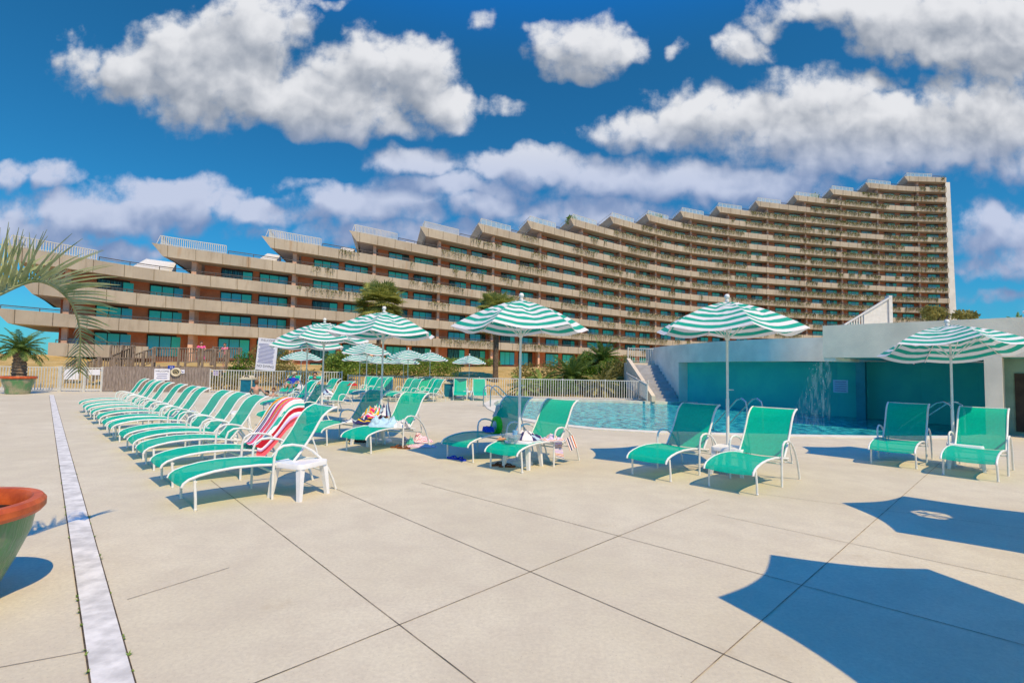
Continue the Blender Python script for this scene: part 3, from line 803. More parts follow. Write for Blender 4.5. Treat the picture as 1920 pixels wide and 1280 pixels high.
# fences round the far side of the deck
def fence(name, label, pts, h, **k):
    o = V(pts[0]); t = thing(name, label, 'fence', o); picket_run('f', pts, h, t, o, WHITEP, **k); return t
F1 = [G(-30, 733), G(60, 733.5), G(190, 733.5)]
fence('picket_fence', 'white picket pool fence at the far left behind the potted palm', [(*p[:2], 0) for p in (G(-60, 733), G(108, 733.5))], 1.22, thick=.03)
FR0 = G(393, 735); FR1 = G(640, 739)
fence('picket_fence', 'white picket fence behind the spa between the wooden fence and the striped parasols', [(*FR0[:2], 0), (*FR1[:2], 0)], 1.2, thick=.03, step=.13)
fence('picket_fence', 'long white picket fence running behind the pool to the stairs', [(-9.0, 28.3, 0), (-1.7, 27.4, 0), (7.1, 26.6, 0)], 1.02, thick=.03, step=.12)
# gate with two white boards
g0 = V((*G(112, 733.5)[:2], 0)); g1 = V((*G(157, 734)[:2], 0)); g2 = V((*G(190, 734)[:2], 0))
gt = thing('entrance_gate', 'white double gate with two blank white boards beside the wooden fence', 'gate', g0)
picket_run('g', [g0, g1, g2], 1.22, gt, g0, WHITEP, thick=.03, step=.13, postw=.09)
d_ = (g2-g0).normalized(); nrm = V((d_.y, -d_.x, 0))
for a, b in ((.10, .45), (.66, .96)):
    p = g0.lerp(g2, a); q = g0.lerp(g2, b); mb = MB(); c = (p+q)/2+nrm*.06
    mb.bar(p+nrm*.06+V((0, 0, .86 if a < .5 else .98)), q+nrm*.06+V((0, 0, .86 if a < .5 else .98)), .02, .52 if a < .5 else .28); mb.build('board', SIGNW, gt, org=g0)
# weathered board fence
w0 = V((*G(191, 734)[:2], 0)); w1 = V((*G(392, 735)[:2], 0))
wdf = thing('board_fence', 'weathered grey vertical board fence behind the row of loungers', 'fence', w0)
mb = MB(); random.seed(8); L = (w1-w0).length; nb = int(L/.14); d_ = (w1-w0).normalized(); wn = V((d_.y, -d_.x, 0)); yaw = math.atan2(d_.y, d_.x)
for i in range(nb):
    p = w0+d_*(i+.5)*L/nb; hh = 1.28+random.uniform(-.02, .02); mb.box(p+wn*random.uniform(0, .012)+V((0, 0, hh/2+.02)), (.13, .022, hh), yaw)
mb.build('boards', WOODG, wdf, org=w0)
for i in range(5):
    mb = MB(); p = w0.lerp(w1, (i+.5)/5)-wn*.07; mb.box(p+V((0, 0, .7)), (.1, .1, 1.4), yaw); mb.build('post', WOODB, wdf, org=w0)
for z in (.3, 1.1):
    mb = MB(); mb.bar(w0-wn*.03+V((0, 0, z)), w1-wn*.03+V((0, 0, z)), .04, .09); mb.build('rail', WOODB, wdf, org=w0)
def on_fence(px, py, off=.05):
    d = ray(px, py); # intersect with fence plane
    t = ((w0+wn*off)-V((0, 0, EYE))).dot(wn)/d.dot(wn); return V((0, 0, EYE))+d*t
fyaw = math.atan2(wn.x, -wn.y)
# notices on the board fence
q = on_fence(304, 702); t = thing('welcome_notice', 'white WELCOME notice with lines of print on the wooden fence', 'notice', q, fyaw)
mb = MB(); mb.box((0, 0, 0), (.72, .02, .60)); mb.build('panel', SIGNW, t)
text_obj('WELCOME', .13, INK, t, face_m((0, -.013, .17)))
mb = MB()
for i in range(3): mb.box((0, -.012, .03-i*.11), (.5-.06*(i % 2), .004, .03))
mb.build('printed_lines', INKB, t)
q = on_fence(321, 688.5); t = thing('number_sign', 'small blue number sign at the top of the wooden fence', 'sign', q, fyaw)
mb = MB(); mb.box((0, 0, 0), (.30, .02, .19)); mb.build('panel', mat('blue_sign_panel', (.01, .05, .35), .5, .05, 5), t); text_obj('13', .16, SIGNW, t, face_m((0, -.013, 0)))
q = on_fence(330, 697.5); t = thing('life_ring', 'cream ring hanging on the wooden fence between the notices', 'ring', q, fyaw)
mb = MB(); ring = [V((.20*math.cos(a*math.pi/10), -.02, .18*math.sin(a*math.pi/10))) for a in range(21)]; mb.tube(ring, .055, 8, False); mb.build('ring', BEIGEP, t, True)
mb = MB(); mb.tube([(-.1, -.03, .02), (0, -.03, .08), (.1, -.03, -.02), (.02, -.03, -.1), (-.06, -.03, -.05)], .02, 6); mb.build('rope', mat('cream_rope', (.5, .45, .25), .8), t)
q = on_fence(341, 696.5); t = thing('paper_notice', 'small white paper notice right of the cream ring on the fence', 'notice', q, fyaw)
mb = MB(); mb.box((0, 0, 0), (.25, .015, .2)); mb.build('panel', SIGNW, t)
mb = MB(); mb.box((-.04, -.009, .03), (.08, .003, .05)); mb.box((.05, -.009, -.02), (.07, .003, .06)); mb.build('printed_lines', INKB, t)
q = V((*G(405, 735)[:2], 1.02))+V((0, -.08, 0)); t = thing('paper_notice', 'small lilac notice on the first post of the white fence', 'notice', q, 0)
mb = MB(); mb.box((0, 0, 0), (.3, .02, .26)); mb.build('panel', mat('lilac_panel', (.62, .52, .76), .5), t)
mb = MB(); mb.box((0, -.012, .04), (.2, .004, .03)); mb.box((0, -.012, -.04), (.2, .004, .03)); mb.build('printed_lines', INKB, t)
# tall pool rules board behind the fence
q = AT(497, 694, 28.9); t = thing('pool_rules_board', 'tall leaning white rules board packed with lines of print above the fence', 'sign', (q.x, 28.9, q.z), R(-3))
H_ = AT(497, 634, 28.9).z-q.z; Wd = 1.15
Mt = Matrix.Rotation(R(4), 4, 'Y')
b_ = MB(); b_.box((0, 0, H_/2), (Wd, .04, H_)); o = b_.build('panel', SIGNW, t); o.rotation_euler = (0, R(4), 0)
hold = o
text_obj('WELCOME', .17, INK, t, Mt @ face_m((0, -.024, H_-.13)))
text_obj('NO DIVING', .19, INK, t, Mt @ face_m((0, -.024, .22)))
mb = MB(); random.seed(2)
for i in range(15):
    zz = H_-.34-i*(H_-.68)/15; wl = random.uniform(.78, .98); mb.box((-.03, -.022, zz), (wl, .004, .035))
o = mb.build('printed_lines', INKB, t); o.rotation_euler = (0, R(4), 0)
mb = MB()
for x in (-.45, .45): mb.box((x, .05, -.7), (.07, .07, 1.5))
mb.build('post', WOODB, t)

# timber walkway and stairs beyond the fence
wk = thing('timber_walkway', 'weathered timber walkway with picket rails and stairs below the balconies', 'walkway', AT(320, 690, 34)); OWk = wk.location.copy()
def wp_(x, y, Y): return AT(x, y, Y)
def rail_run(a, b, h, name='railing', m=WOODB, step=.16):
    a = V(a); b = V(b); mb = MB(); n = max(2, int((b-a).length/step))
    for c in range(n+1): mb.bar(a.lerp(b, c/n)+V((0, 0, .08)), a.lerp(b, c/n)+V((0, 0, h)), .07, .035)
    mb.bar(a+V((0, 0, h)), b+V((0, 0, h)), .12, .05); mb.bar(a+V((0, 0, .1)), b+V((0, 0, .1)), .07, .05); mb.build(name, m, wk, org=OWk)
    for q in (a+(b-a)*.004, b-(b-a)*.07, (a+b)/2):
        mb = MB(); mb.box(q+V((0, -.06, h/2-.2)), (.11, .11, h+.5)); mb.build('post', m, wk, org=OWk)
Y0 = 33.5
rail_run(wp_(290, 680, Y0), wp_(380, 682, Y0), 1.0)
rail_run(wp_(380, 682, Y0), wp_(428, 683, Y0), .95)
rail_run(wp_(208, 676, Y0), wp_(252, 677, Y0), 1.0)
rail_run(wp_(250, 694, Y0-.6), wp_(290, 681, Y0-.6), 1.0)
rail_run(wp_(210, 695, Y0), wp_(250, 678, Y0), 1.0)
rail_run(wp_(348, 683, 36.5), wp_(400, 673, 36.5), .75)
rail_run(wp_(400, 673, 36.5), wp_(452, 675, 36.5), .85)
rail_run(wp_(185, 698, Y0-1), wp_(245, 699, Y0-1), .95)
rail_run(wp_(126, 708, Y0-1), wp_(150, 697, Y0-1), .9)
rail_run(wp_(165, 706, Y0-1.6), wp_(188, 697, Y0-1.6), .9)
mb = MB(); a = wp_(205, 686, Y0); b = wp_(452, 687, Y0)
mb.add([a, b, V((b.x, 37.2, b.z)), V((a.x, 37.2, a.z)), a-V((0, 0, .2)), b-V((0, 0, .2)), V((b.x, 37.2, b.z-.2)), V((a.x, 37.2, a.z-.2))],
    [(0, 1, 2, 3), (7, 6, 5, 4), (0, 4, 5, 1), (1, 5, 6, 2), (2, 6, 7, 3), (3, 7, 4, 0)]); mb.build('deck_boards', WOODB, wk, org=OWk)
mb = MB()
for i in range(7):
    p = a.lerp(b, i/6)
    mb.box((p.x, p.y+.2, p.z/2-.1), (.18, .18, p.z-.2))
mb.build('deck_posts', WOODB, wk, org=OWk)
mb = MB(); p = wp_(222, 692, 31.5); q = wp_(300, 692, 31.5); mb.bar(p, q, .25, .16); mb.bar(p+V((0, 0, -.28)), q+V((0, 0, -.28)), .2, .10); mb.build('bench_beam', mat('red_brown_beam', (.17, .08, .05), .8, .2, 4), wk, org=OWk)

# pavilion roof fittings
t = thing('roof_stair_screen', 'white triangular panelled stair screen on the pavilion roof', 'screen', AT(1630, 606, 18)); o_ = t.location.copy()
a, b, c = AT(1582, 609, 18), AT(1668, 607, 18), AT(1668, 557, 18)
mb = MB(); k = V((0, .12, 0)); a2 = AT(1622, 585, 18); a3 = AT(1622, 608, 18)
mb.add([a3, b, c, a2, a3+k, b+k, c+k, a2+k], [(0, 1, 2, 3), (7, 6, 5, 4), (0, 4, 5, 1), (1, 5, 6, 2), (2, 6, 7, 3), (3, 7, 4, 0)]); mb.build('panel', WHITEP, t, org=o_)
mb = MB(); mb.bar(a-k*.3, c-k*.3, .06, .05)
for i in range(1, 9):
    p = a.lerp(c, i/18*1.0); mb.bar(V((p.x, p.y, a.z)), p, .04)
mb.build('handrail', WHITEP, t, org=o_)
mb = MB(); mb.box((c.x, 18.05, (b.z+c.z)/2), (.12, .2, c.z-b.z+.1)); mb.build('end_post', WHITEP, t, org=o_)
tag(t, None, None)

# ladder handrails
def ladder(label, p, yaw):
    t = thing('pool_handrail', label, 'handrail', p, yaw, 'pool handrails')
    for sx in (-.24, .24):
        mb = MB(); mb.tube([(sx, -.35, 0), (sx, -.35, .6), (sx, -.30, .76), (sx, -.15, .84), (sx, .02, .80), (sx, .25, .62), (sx, .95, .05), (sx, 1.1, -.35)], .022, 8); mb.build('rail', STEEL, t, True)
    return t
ladder('bent steel handrail at the left end of the pool', (*G(926, 762)[:2], .0), R(-52))
ladder('dark bent handrail on the near pool edge behind the central right loungers', (*G(1398, 806)[:2], .0), R(15))
ladder('bent handrail on the pool edge behind the far right loungers', (*G(1770, 812)[:2], 0), R(20))
ladder('slim handrail at the edge of the spa by the reclining bathers', (*G(546, 748)[:2], 0), R(60))

# ------------------------------------------------------------------ plants
def leafblob(mb, c, r, n, size, sq=(1, 1, 1), upw=.3):
    c = V(c)
    for _ in range(n):
        d = V((random.gauss(0, 1), random.gauss(0, 1), random.gauss(0, 1))); d.normalize()
        k = random.random()**.4
        p = c+V((d.x*sq[0], d.y*sq[1], d.z*sq[2]))*r*k*(1+.25*noise.noise(d*2.2+c))
        if p.z < .02: p.z = .02+random.random()*.1
        a = V((random.gauss(0, 1), random.gauss(0, 1), random.gauss(0, 1)+upw)).normalized(); b = a.cross(V((random.random(), random.random(), random.random()))).normalized()
        s = size*random.uniform(.6, 1.4)
        mb.add([p-b*s*.35, p+a*s*.5+b*s*.0-b*s*.2, p+a*s, p+a*s*.5+b*s*.35], [(0, 1, 2, 3)])
def frond(mb, base, az, el, L, nl=26, ll=.45, droop=1.2, w=.03, stem=None, gap=0.12):
    d = V((math.cos(az)*math.cos(el), math.sin(az)*math.cos(el), math.sin(el))); p = V(base); pts = [p]; K = 14
    side0 = V((-math.sin(az), math.cos(az), 0))
    for i in range(K):
        p = p+d*L/K; pts.append(p); d = (d+V((0, 0, -droop/K))).normalized()
    if stem is not None: stem.tube(pts, [.022*(1-i/K*.8) for i in range(K+1)], 5)
    for k in range(nl):
        t = gap+(1-gap)*k/nl; i = min(K-1, int(t*K)); f = t*K-i; q = pts[i].lerp(pts[i+1], f); dd_ = (pts[i+1]-pts[i]).normalized(); up = side0.cross(dd_)
        le = ll*math.sin(math.pi*(.18+.80*t))**.7*random.uniform(.85, 1.1)
        for s in (-1, 1):
            v = (dd_*.75+side0*s*.75+up*random.uniform(-.05, .4)).normalized(); tip = q+v*le+V((0, 0, -.12*le)); m_ = q+v*le*.5
            x = dd_*w*.5
            mb.add([q-x, q+x, m_+x*1.3, tip, m_-x*1.3], [(0, 1, 2, 3, 4)])
def pinnate_palm(name, label, p, trunk_h, tr, n, L, ll, m, group=None, nl=26, bark=BOOTS, lo=-.2, hi=1.3, w=.03, cat='palm', az0=0.0, droop=1.5, seed=1):
    random.seed(seed); p = V(p); t = thing(name, label, cat, p, 0, group)
    if trunk_h > 0:
        mb = MB(); prof = []; K = max(6, int(trunk_h/.07))
        for i in range(K+1):
            z = trunk_h*i/K; prof.append((tr*(1.15-.25*i/K)*(1.12 if i % 2 else .92), z))
        prof.append((tr*.3, trunk_h+.03)); mb.lathe(prof, n=12)
        for i in range(int(trunk_h/.05)):
            a = i*2.4; z = i*.05; q = V((math.cos(a)*tr, math.sin(a)*tr, z)); mb.box(q+V((0, 0, .04)), (.05, .05, .11), a)
        mb.build('trunk', bark, t)
    mb = MB(); sm = MB()
    for i in range(n):
        el = lo+(hi-lo)*((i+.5)/n)**.8; frond(mb, (0, 0, trunk_h), az0+i*2.399, el, L*random.uniform(.8, 1.08), nl, ll, droop*random.uniform(.8, 1.2), w, sm)
    mb.build('crown', m, t); sm.build('leaf_stems', m, t); return t
def fan_palm(name, label, p, h, tr, rad, n, m, seed=1, lean=0.0):
    random.seed(seed); p = V(p); t = thing(name, label, 'palm', p, 0)
    mb = MB(); pts = [V((lean*(i/8)**2, 0, h*i/8)) for i in range(9)]; mb.tube(pts, [tr*1.2]+[tr]*7+[tr*1.3], 10); mb.build('trunk', BARK, t, True)
    mb = MB(); c = V((lean, 0, h))
    for i in range(n):
        d = V((random.gauss(0, 1), random.gauss(0, 1), random.gauss(.15, 1.0))).normalized(); q = c+d*rad*random.uniform(.35, .6)
        s = d.cross(V((0, 0, 1))).normalized(); u = s.cross(d)
        for k in range(13):
            a = (k-6)/6*1.25; v = (d*math.cos(a)+s*math.sin(a)+V((0, 0, -.15))).normalized(); e = q+v*rad*random.uniform(.42, .55)+V((0, 0, -.06*rad)); m_ = q+v*rad*.28
            x = v.cross(u).normalized()*rad*.03; mb.add([q, m_+x, e, m_-x], [(0, 1, 2, 3)])
        mb.bar(c, q, .02)
    mb.build('crown', m, t); return t
def shrub(name, label, p, blobs, m, n, size, cat='shrub', seed=1, group=None, stem=True):
    random.seed(seed); p = V(p); t = thing(name, label, cat, p, 0, group); mb = MB()
    for (c, r, sq) in blobs: leafblob(mb, c, r, n, size, sq)
    mb.build('foliage', m, t)
    if stem:
        mb = MB()
        for (c, r, sq) in blobs: mb.tube([(c[0]*.3, c[1]*.3, 0), (c[0]*.7, c[1]*.7, c[2]*.5), c], [.05, .035, .02], 6)
        mb.build('stems', BARK, t)
    return t
def gp(px, py, Y):
    q = AT(px, py, Y); return V((q.x, Y, th(q.x, Y) if Y > 29 else 0))
shrub('leafy_shrub', 'broad olive shrub mass behind the sago palms', gp(1030, 705, 34.5), [((-1.6, 0, .7), .95, (1.2, .8, .9)), ((.2, 0, .9), 1.0, (1.2, .8, .9)), ((1.9, 0, 1.1), 1.0, (1.1, .8, 1))], LEAF_C, 1100, .14, seed=71)
shrub('leafy_shrub', 'pale green shrub filling the gap left of the olive one by the railing', gp(1140, 712, 31.8), [((-.9, 0, .9), .8, (1.1, .8, 1)), ((.2, 0, 1.5), .8, (1, .8, 1)), ((1.0, .2, .8), .8, (1, .8, 1))], LEAF_D, 900, .13, seed=72)
# tall palms beyond the fence
fan_palm('sabal_palm', 'shaggy sabal palm standing between the two nearest striped parasols', gp(708, 700, 40), 5.1, .17, 2.2, 120, LEAF_E, 3)
fan_palm('sabal_palm', 'tall sabal palm whose crown shows left of the central parasol', gp(929, 705, 36), 4.9, .19, 1.8, 105, LEAF_E, 4)
pinnate_palm('pindo_palm', 'tall feathery palm rising above the shrubs left of the white stair railing', gp(1130, 700, 33), 1.9, .2, 44, 1.7, .42, LEAF_A, nl=20, seed=5, w=.05, lo=-.4, hi=1.45)
pinnate_palm('sago_palm', 'sago palm with arching fronds behind the fence right of the central parasol pole', gp(985, 712, 30), .35, .16, 26, 1.35, .28, LEAF_B, nl=26, seed=6, w=.04, lo=0, hi=1.2)
pinnate_palm('sago_palm', 'sago palm with a dark heart just right of the first sago palm', gp(1016, 712, 31), .45, .16, 28, 1.45, .28, LEAF_B, nl=26, seed=7, w=.04, lo=0, hi=1.3)
pinnate_palm('sago_palm', 'large sago palm in the middle of the planting behind the long fence', gp(1072, 712, 32), .8, .18, 40, 2.1, .38, LEAF_A, nl=28, seed=8, w=.045, lo=-.1, hi=1.35)
pinnate_palm('sago_palm', 'olive sago palm nearest the white stair handrail', gp(1128, 716, 30), .4, .16, 30, 1.6, .3, LEAF_C, nl=26, seed=9, w=.045, lo=0, hi=1.3)
shrub('leafy_shrub', 'bright lime green shrub low behind the long fence', gp(1052, 712, 30), [((-.6, 0, .45), .65, (1, .7, .8)), ((.3, 0, .5), .6, (1, .7, .8))], LEAF_D, 900, .13, seed=11)
shrub('leafy_shrub', 'tall olive shrub beside the white landing railing', gp(1160, 712, 31), [((-.3, 0, 1.2), .9, (1, .8, 1.1)), ((.5, .2, 1.7), .75, (.9, .8, 1.1)), ((.1, 0, .6), .9, (1, .8, .7))], LEAF_C, 1300, .12, seed=12)
shrub('leafy_shrub', 'dark shrub under the feathery palm', gp(1100, 712, 33), [((-.5, 0, 1.3), .9, (1, .8, 1)), ((.7, 0, 1.0), .9, (1, .8, 1)), ((0, 0, 2.0), .6, (1, .8, 1.0))], LEAF_B, 1200, .12, seed=13)
shrub('leafy_shrub', 'low green shrub at the right end of the fence by the stairs', gp(1170, 716, 29.6), [((-.5, 0, .5), .55, (1.2, .7, .8)), ((.4, 0, .45), .5, (1, .7, .8))], LEAF_D, 700, .11, seed=14)
shrub('hedge', 'long clipped green hedge on the grass bank behind the small parasols', gp(735, 690, 37), [((-2.6+i*.85, random.uniform(-.3, .3), .75), .85, (1.1, .8, .85)) for i in range(9)], LEAF_B, 1000, .13, cat='hedge', seed=15)
shrub('round_shrub', 'dark spiky round shrub left of the hedge', gp(637, 690, 35), [((0, 0, .95), 1.15, (1.1, .8, .95))], LEAF_B, 2600, .2, seed=16)
shrub('leafy_shrub', 'yellow green bush left of the rules board', gp(458, 690, 33.2), [((0, 0, 1.1), .95, (.9, .8, 1.15)), ((-.6, 0, .6), .6, (1, .8, .9))], LEAF_D, 1500, .12, seed=17)
shrub('leafy_shrub', 'brown olive scrub right of the rules board', gp(545, 694, 33), [((-1.3, 0, .9), .8, (1, .8, 1.1)), ((-.2, 0, .75), .85, (1.1, .8, .9)), ((1.0, 0, .55), .7, (1.2, .8, .8))], LEAF_C, 1300, .12, seed=18)
shrub('leafy_shrub', 'olive scrub below the timber walkway left of the rules board', gp(425, 700, 31), [((-.6, 0, .5), .55, (1.3, .8, .8)), ((.5, 0, .5), .6, (1.2, .8, .8))], LEAF_C, 900, .12, seed=19)
shrub('leafy_shrub', 'tall scrub rising behind the rules board', gp(515, 680, 38), [((-.7, 0, 1.2), 1.0, (1.1, .8, 1)), ((.7, 0, 1.1), .9, (1.2, .8, 1))], LEAF_C, 1200, .14, seed=20)
for i, (x, y, Y, lab) in enumerate([(800, 686, 52, 'low dark shrub on the bank top below the patio windows'), (850, 684, 54, 'small shrub against the ground floor patio right of the hedge'), (915, 690, 50, 'small shrub by the foot of the tall palm')]):
    shrub('patio_shrub', lab, gp(x, y, Y), [((-.8, 0, .5), .6, (1.2, .8, .8)), ((.5, 0, .45), .6, (1.3, .8, .8))], LEAF_B, 500, .16, seed=30+i)
def roofplant(label, x0, x1, y0, y1, Y, m, seed, n=900):
    c = AT((x0+x1)/2, (y0+y1)/2, Y); w = (x1-x0)/960*Y/2; h = (y1-y0)/960*Y/2
    return shrub('roof_planting', label, (c.x, Y, 3.03), [((-.4*w, 0, c.z-3.03), h, (w/h*.6, .6, 1)), ((.4*w, 0, c.z-3.03), h*.85, (w/h*.6, .6, 1))], m, n, .09, seed=seed)
roofplant('olive bush above the pavilion roof left of the tilted parasol top', 1728, 1775, 574, 600, 18.5, LEAF_C, 41)
roofplant('small bush above the pavilion roof right of the tilted parasol top', 1782, 1838, 583, 600, 18, LEAF_C, 42, 400)
pinnate_palm('roof_palm', 'spiky palm top showing over the pavilion roof at the right edge', (AT(1908, 600, 17).x, 17, 3.03), .2, .08, 22, .5, .1, LEAF_B, nl=16, seed=43, w=.02, lo=0, hi=1.4)
for i, (j, ds, lab) in enumerate([(7, .10, 'small palm like bush on a rooftop terrace tip near the middle of the building'), (9, .30, 'row of bushes on a rooftop terrace behind the guard rail, mid building'), (13, .62, 'round bush on an upper rooftop terrace right of its guard rail')]):
    q = pt(j+ds, -1.6, ztop(j)-1.0)
    shrub('terrace_shrub', lab, q, [((-.9 if i == 1 else 0, 0, 1.3), 1.0 if i != 2 else 1.5, (1.0, .8, 1)), ((1.3 if i == 1 else .3, 0, 1.2), .9, (1.2, .8, 1))], LEAF_B, 350, .35, seed=60+i)
# weeds along the drain strip
random.seed(77)
mb = MB()
for i in range(46):
    t = random.random()**1.6; p = dA.lerp(dB, .05+t*.3)+V((dd.y, -dd.x, 0))*random.choice((-.08, .08))*1.03
    for _ in range(random.choice((2, 3, 4, 9))):
        a = V((random.gauss(0, 1), random.gauss(0, 1), random.uniform(.4, 1.2))).normalized()*random.uniform(.008, .028); b = a.cross(V((0, 0, 1))).normalized()*.006
        mb.add([p+V((0, 0, .006))-b, p+V((0, 0, .006))+b, p+a+V((0, 0, .006))], [(0, 1, 2)])
o = mb.build('weeds', LEAF_B); tag(o, 'tiny weeds sprouting along the edges of the white drain strip', 'weeds', kind='stuff')

# near planter with the palm whose frond hangs into the picture
def pot(name, label, p, Rr, h, rb, glaze):
    t = thing(name, label, 'planter', p)
    mb = MB(); prof = [(rb*.2, .0), (rb, 0), (rb*1.08, h*.04), (Rr*.74, h*.35), (Rr*.90, h*.66), (Rr*.94, h*.86)]
    mb.lathe(prof, n=48); mb.build('body', glaze, t, True)
    mb = MB(); mb.lathe([(Rr*.93, h*.845), (Rr*1.0, h*.86), (Rr*1.04, h*.90), (Rr*1.04, h*.96), (Rr*1.0, h), (Rr*.90, h), (Rr*.86, h*.96), (Rr*.85, h*.80)], n=48); mb.build('rim', TERRA, t, True)
    mb = MB(); mb.lathe([(0, h*.84), (Rr*.5, h*.85), (Rr*.88, h*.83)], n=32); mb.build('soil', SOIL, t); return t
def f_glaze(t, b, tc):
    co = tc.outputs['Object']; sp = t.n('ShaderNodeSeparateXYZ'); t.put(sp.inputs[0], co)
    n = t.noise(co, 3.2, 4, .6); dr = t.ss(t.noise(t.vm('MULTIPLY', co, (40, 40, 1.5)), 1, 3, .6), .35, .7)
    c = t.mix(t.ss(n, .42, .62), (.09, .26, .10), (.36, .33, .22)); c = t.mix(t.m('MULTIPLY', dr, .5), c, (.16, .20, .13))
    t.put(b.inputs['Base Color'], c); b.inputs['Roughness'].default_value = .3; b.inputs['Specular IOR Level'].default_value = .5
    bp = t.n('ShaderNodeBump'); bp.inputs['Strength'].default_value = .3; bp.inputs['Distance'].default_value = .01; t.put(bp.inputs['Height'], dr); t.put(b.inputs['Normal'], bp.outputs[0])
GLAZE = custom('green_glaze', f_glaze)
NP = V((-3.46, 3.16, 0))
pot('glazed_planter', 'large green glazed pot with an orange rim cut by the left edge of the picture', NP, .47, .62, .24, GLAZE)
random.seed(21)
pt_ = thing('potted_palm', 'palm in the near left pot with a pale drooping frond hanging into the picture', 'palm', (NP.x, NP.y, .5))
OP = V((NP.x, NP.y, .5))
mb = MB(); mb.lathe([(.13, 0), (.16, .3), (.15, .6), (.10, .8), (.02, .86)], n=14)
for i in range(40):
    a = i*2.4; z = .02*i; mb.box((math.cos(a)*.14, math.sin(a)*.14, z+.04), (.07, .07, .12), a)
mb.build('trunk', BOOTS, pt_)
def guided_frond(pts, name, nl=46, ll=.46, seed=1, w=.011, up_bias=.55, rr=.012):
    random.seed(seed); mb = MB(); sm = MB()
    q = [V(p)-OP for p in pts]; q = [q[0]*2-q[1]]+q+[q[-1]*2-q[-2]]; r = []
    for i in range(len(q)-3):
        a, b, c, d = q[i:i+4]
        for j in range(8):
            t = j/8; r.append(.5*((2*b)+(c-a)*t+(2*a-5*b+4*c-d)*t*t+(3*b-a-3*c+d)*t*t*t))
    r.append(q[-2]); K = len(r)-1
    sm.tube(r, [rr*(1-.8*i/K) for i in range(K+1)], 6)
    for k in range(nl):
        t = .12+.88*k/nl; i = min(K-1, int(t*K)); p = r[i].lerp(r[i+1], t*K-i); d = (r[i+1]-r[i]).normalized(); s0 = d.cross(V((0, 0, 1))).normalized(); up = s0.cross(d)
        le = ll*(1-.55*t)*random.uniform(.8, 1.1)
        for s in (-1, 1):
            v = (d*.62+s0*s*.42+up*random.uniform(up_bias-.2, up_bias+.25)).normalized()
            pr = p; tw = s0*w*random.uniform(.7, 1.1); vs = [p-d*w*.4, p+d*w*.4]; K2 = 5; fs = []; 
            for m_ in range(1, K2+1):
                v = (v+V((0, 0, -.07))+V((random.gauss(0, .02),)*3)).normalized(); pr = pr+v*le/K2; ww = w*(1-(m_/K2)**2*.85); x = v.cross(s0).normalized()*ww*.5
                vs += [pr-x, pr+x]; o_ = len(vs)-4; fs.append((o_, o_+1, o_+3, o_+2))
            mb.add(vs, fs)
    f = sm.build('frond_stem', FROND, pt_, True); mb.build('leaflets', FROND, f); return f
top = NP+V((0, 0, 1.30))
P1 = AT(-60, 585, 3.25); P2 = AT(0, 551, 3.3); P3 = AT(72, 527, 3.5); P4 = AT(128, 560, 3.75); P5 = AT(150, 622, 3.95); P6 = AT(147, 700, 4.05)
guided_frond([top, P1, P2, P3, P4, P5, P6], 'frond', 64, .56, 1, .017, .75, .018)
for i, (az, el) in enumerate([(150, 60), (200, 45), (240, 55), (180, 75), (180, 20), (215, 30)]):
    a = R(az); e = R(el); d = V((math.cos(a)*math.cos(e), math.sin(a)*math.cos(e), math.sin(e))); pts = [top]; p = V(top)
    for k in range(5): p = p+d*.26; pts.append(V(p)); d = (d+V((0, 0, -.33))).normalized()
    guided_frond(pts, 'frond', 30, .36, 50+i, .012, .3)
# small potted palm further along the deck
FP = V((*G(33, 738)[:2], 0))
pot('glazed_planter', 'distant orange rimmed green pot at the far left by the white fence', FP, .62, .80, .40, GLAZE)
pinnate_palm('potted_palm', 'bushy small palm growing in the distant left pot', FP+V((0, 0, .7)), 1.25, .24, 34, 1.2, .30, LEAF_A, nl=22, seed=22, w=.03, lo=-.15, hi=1.35)
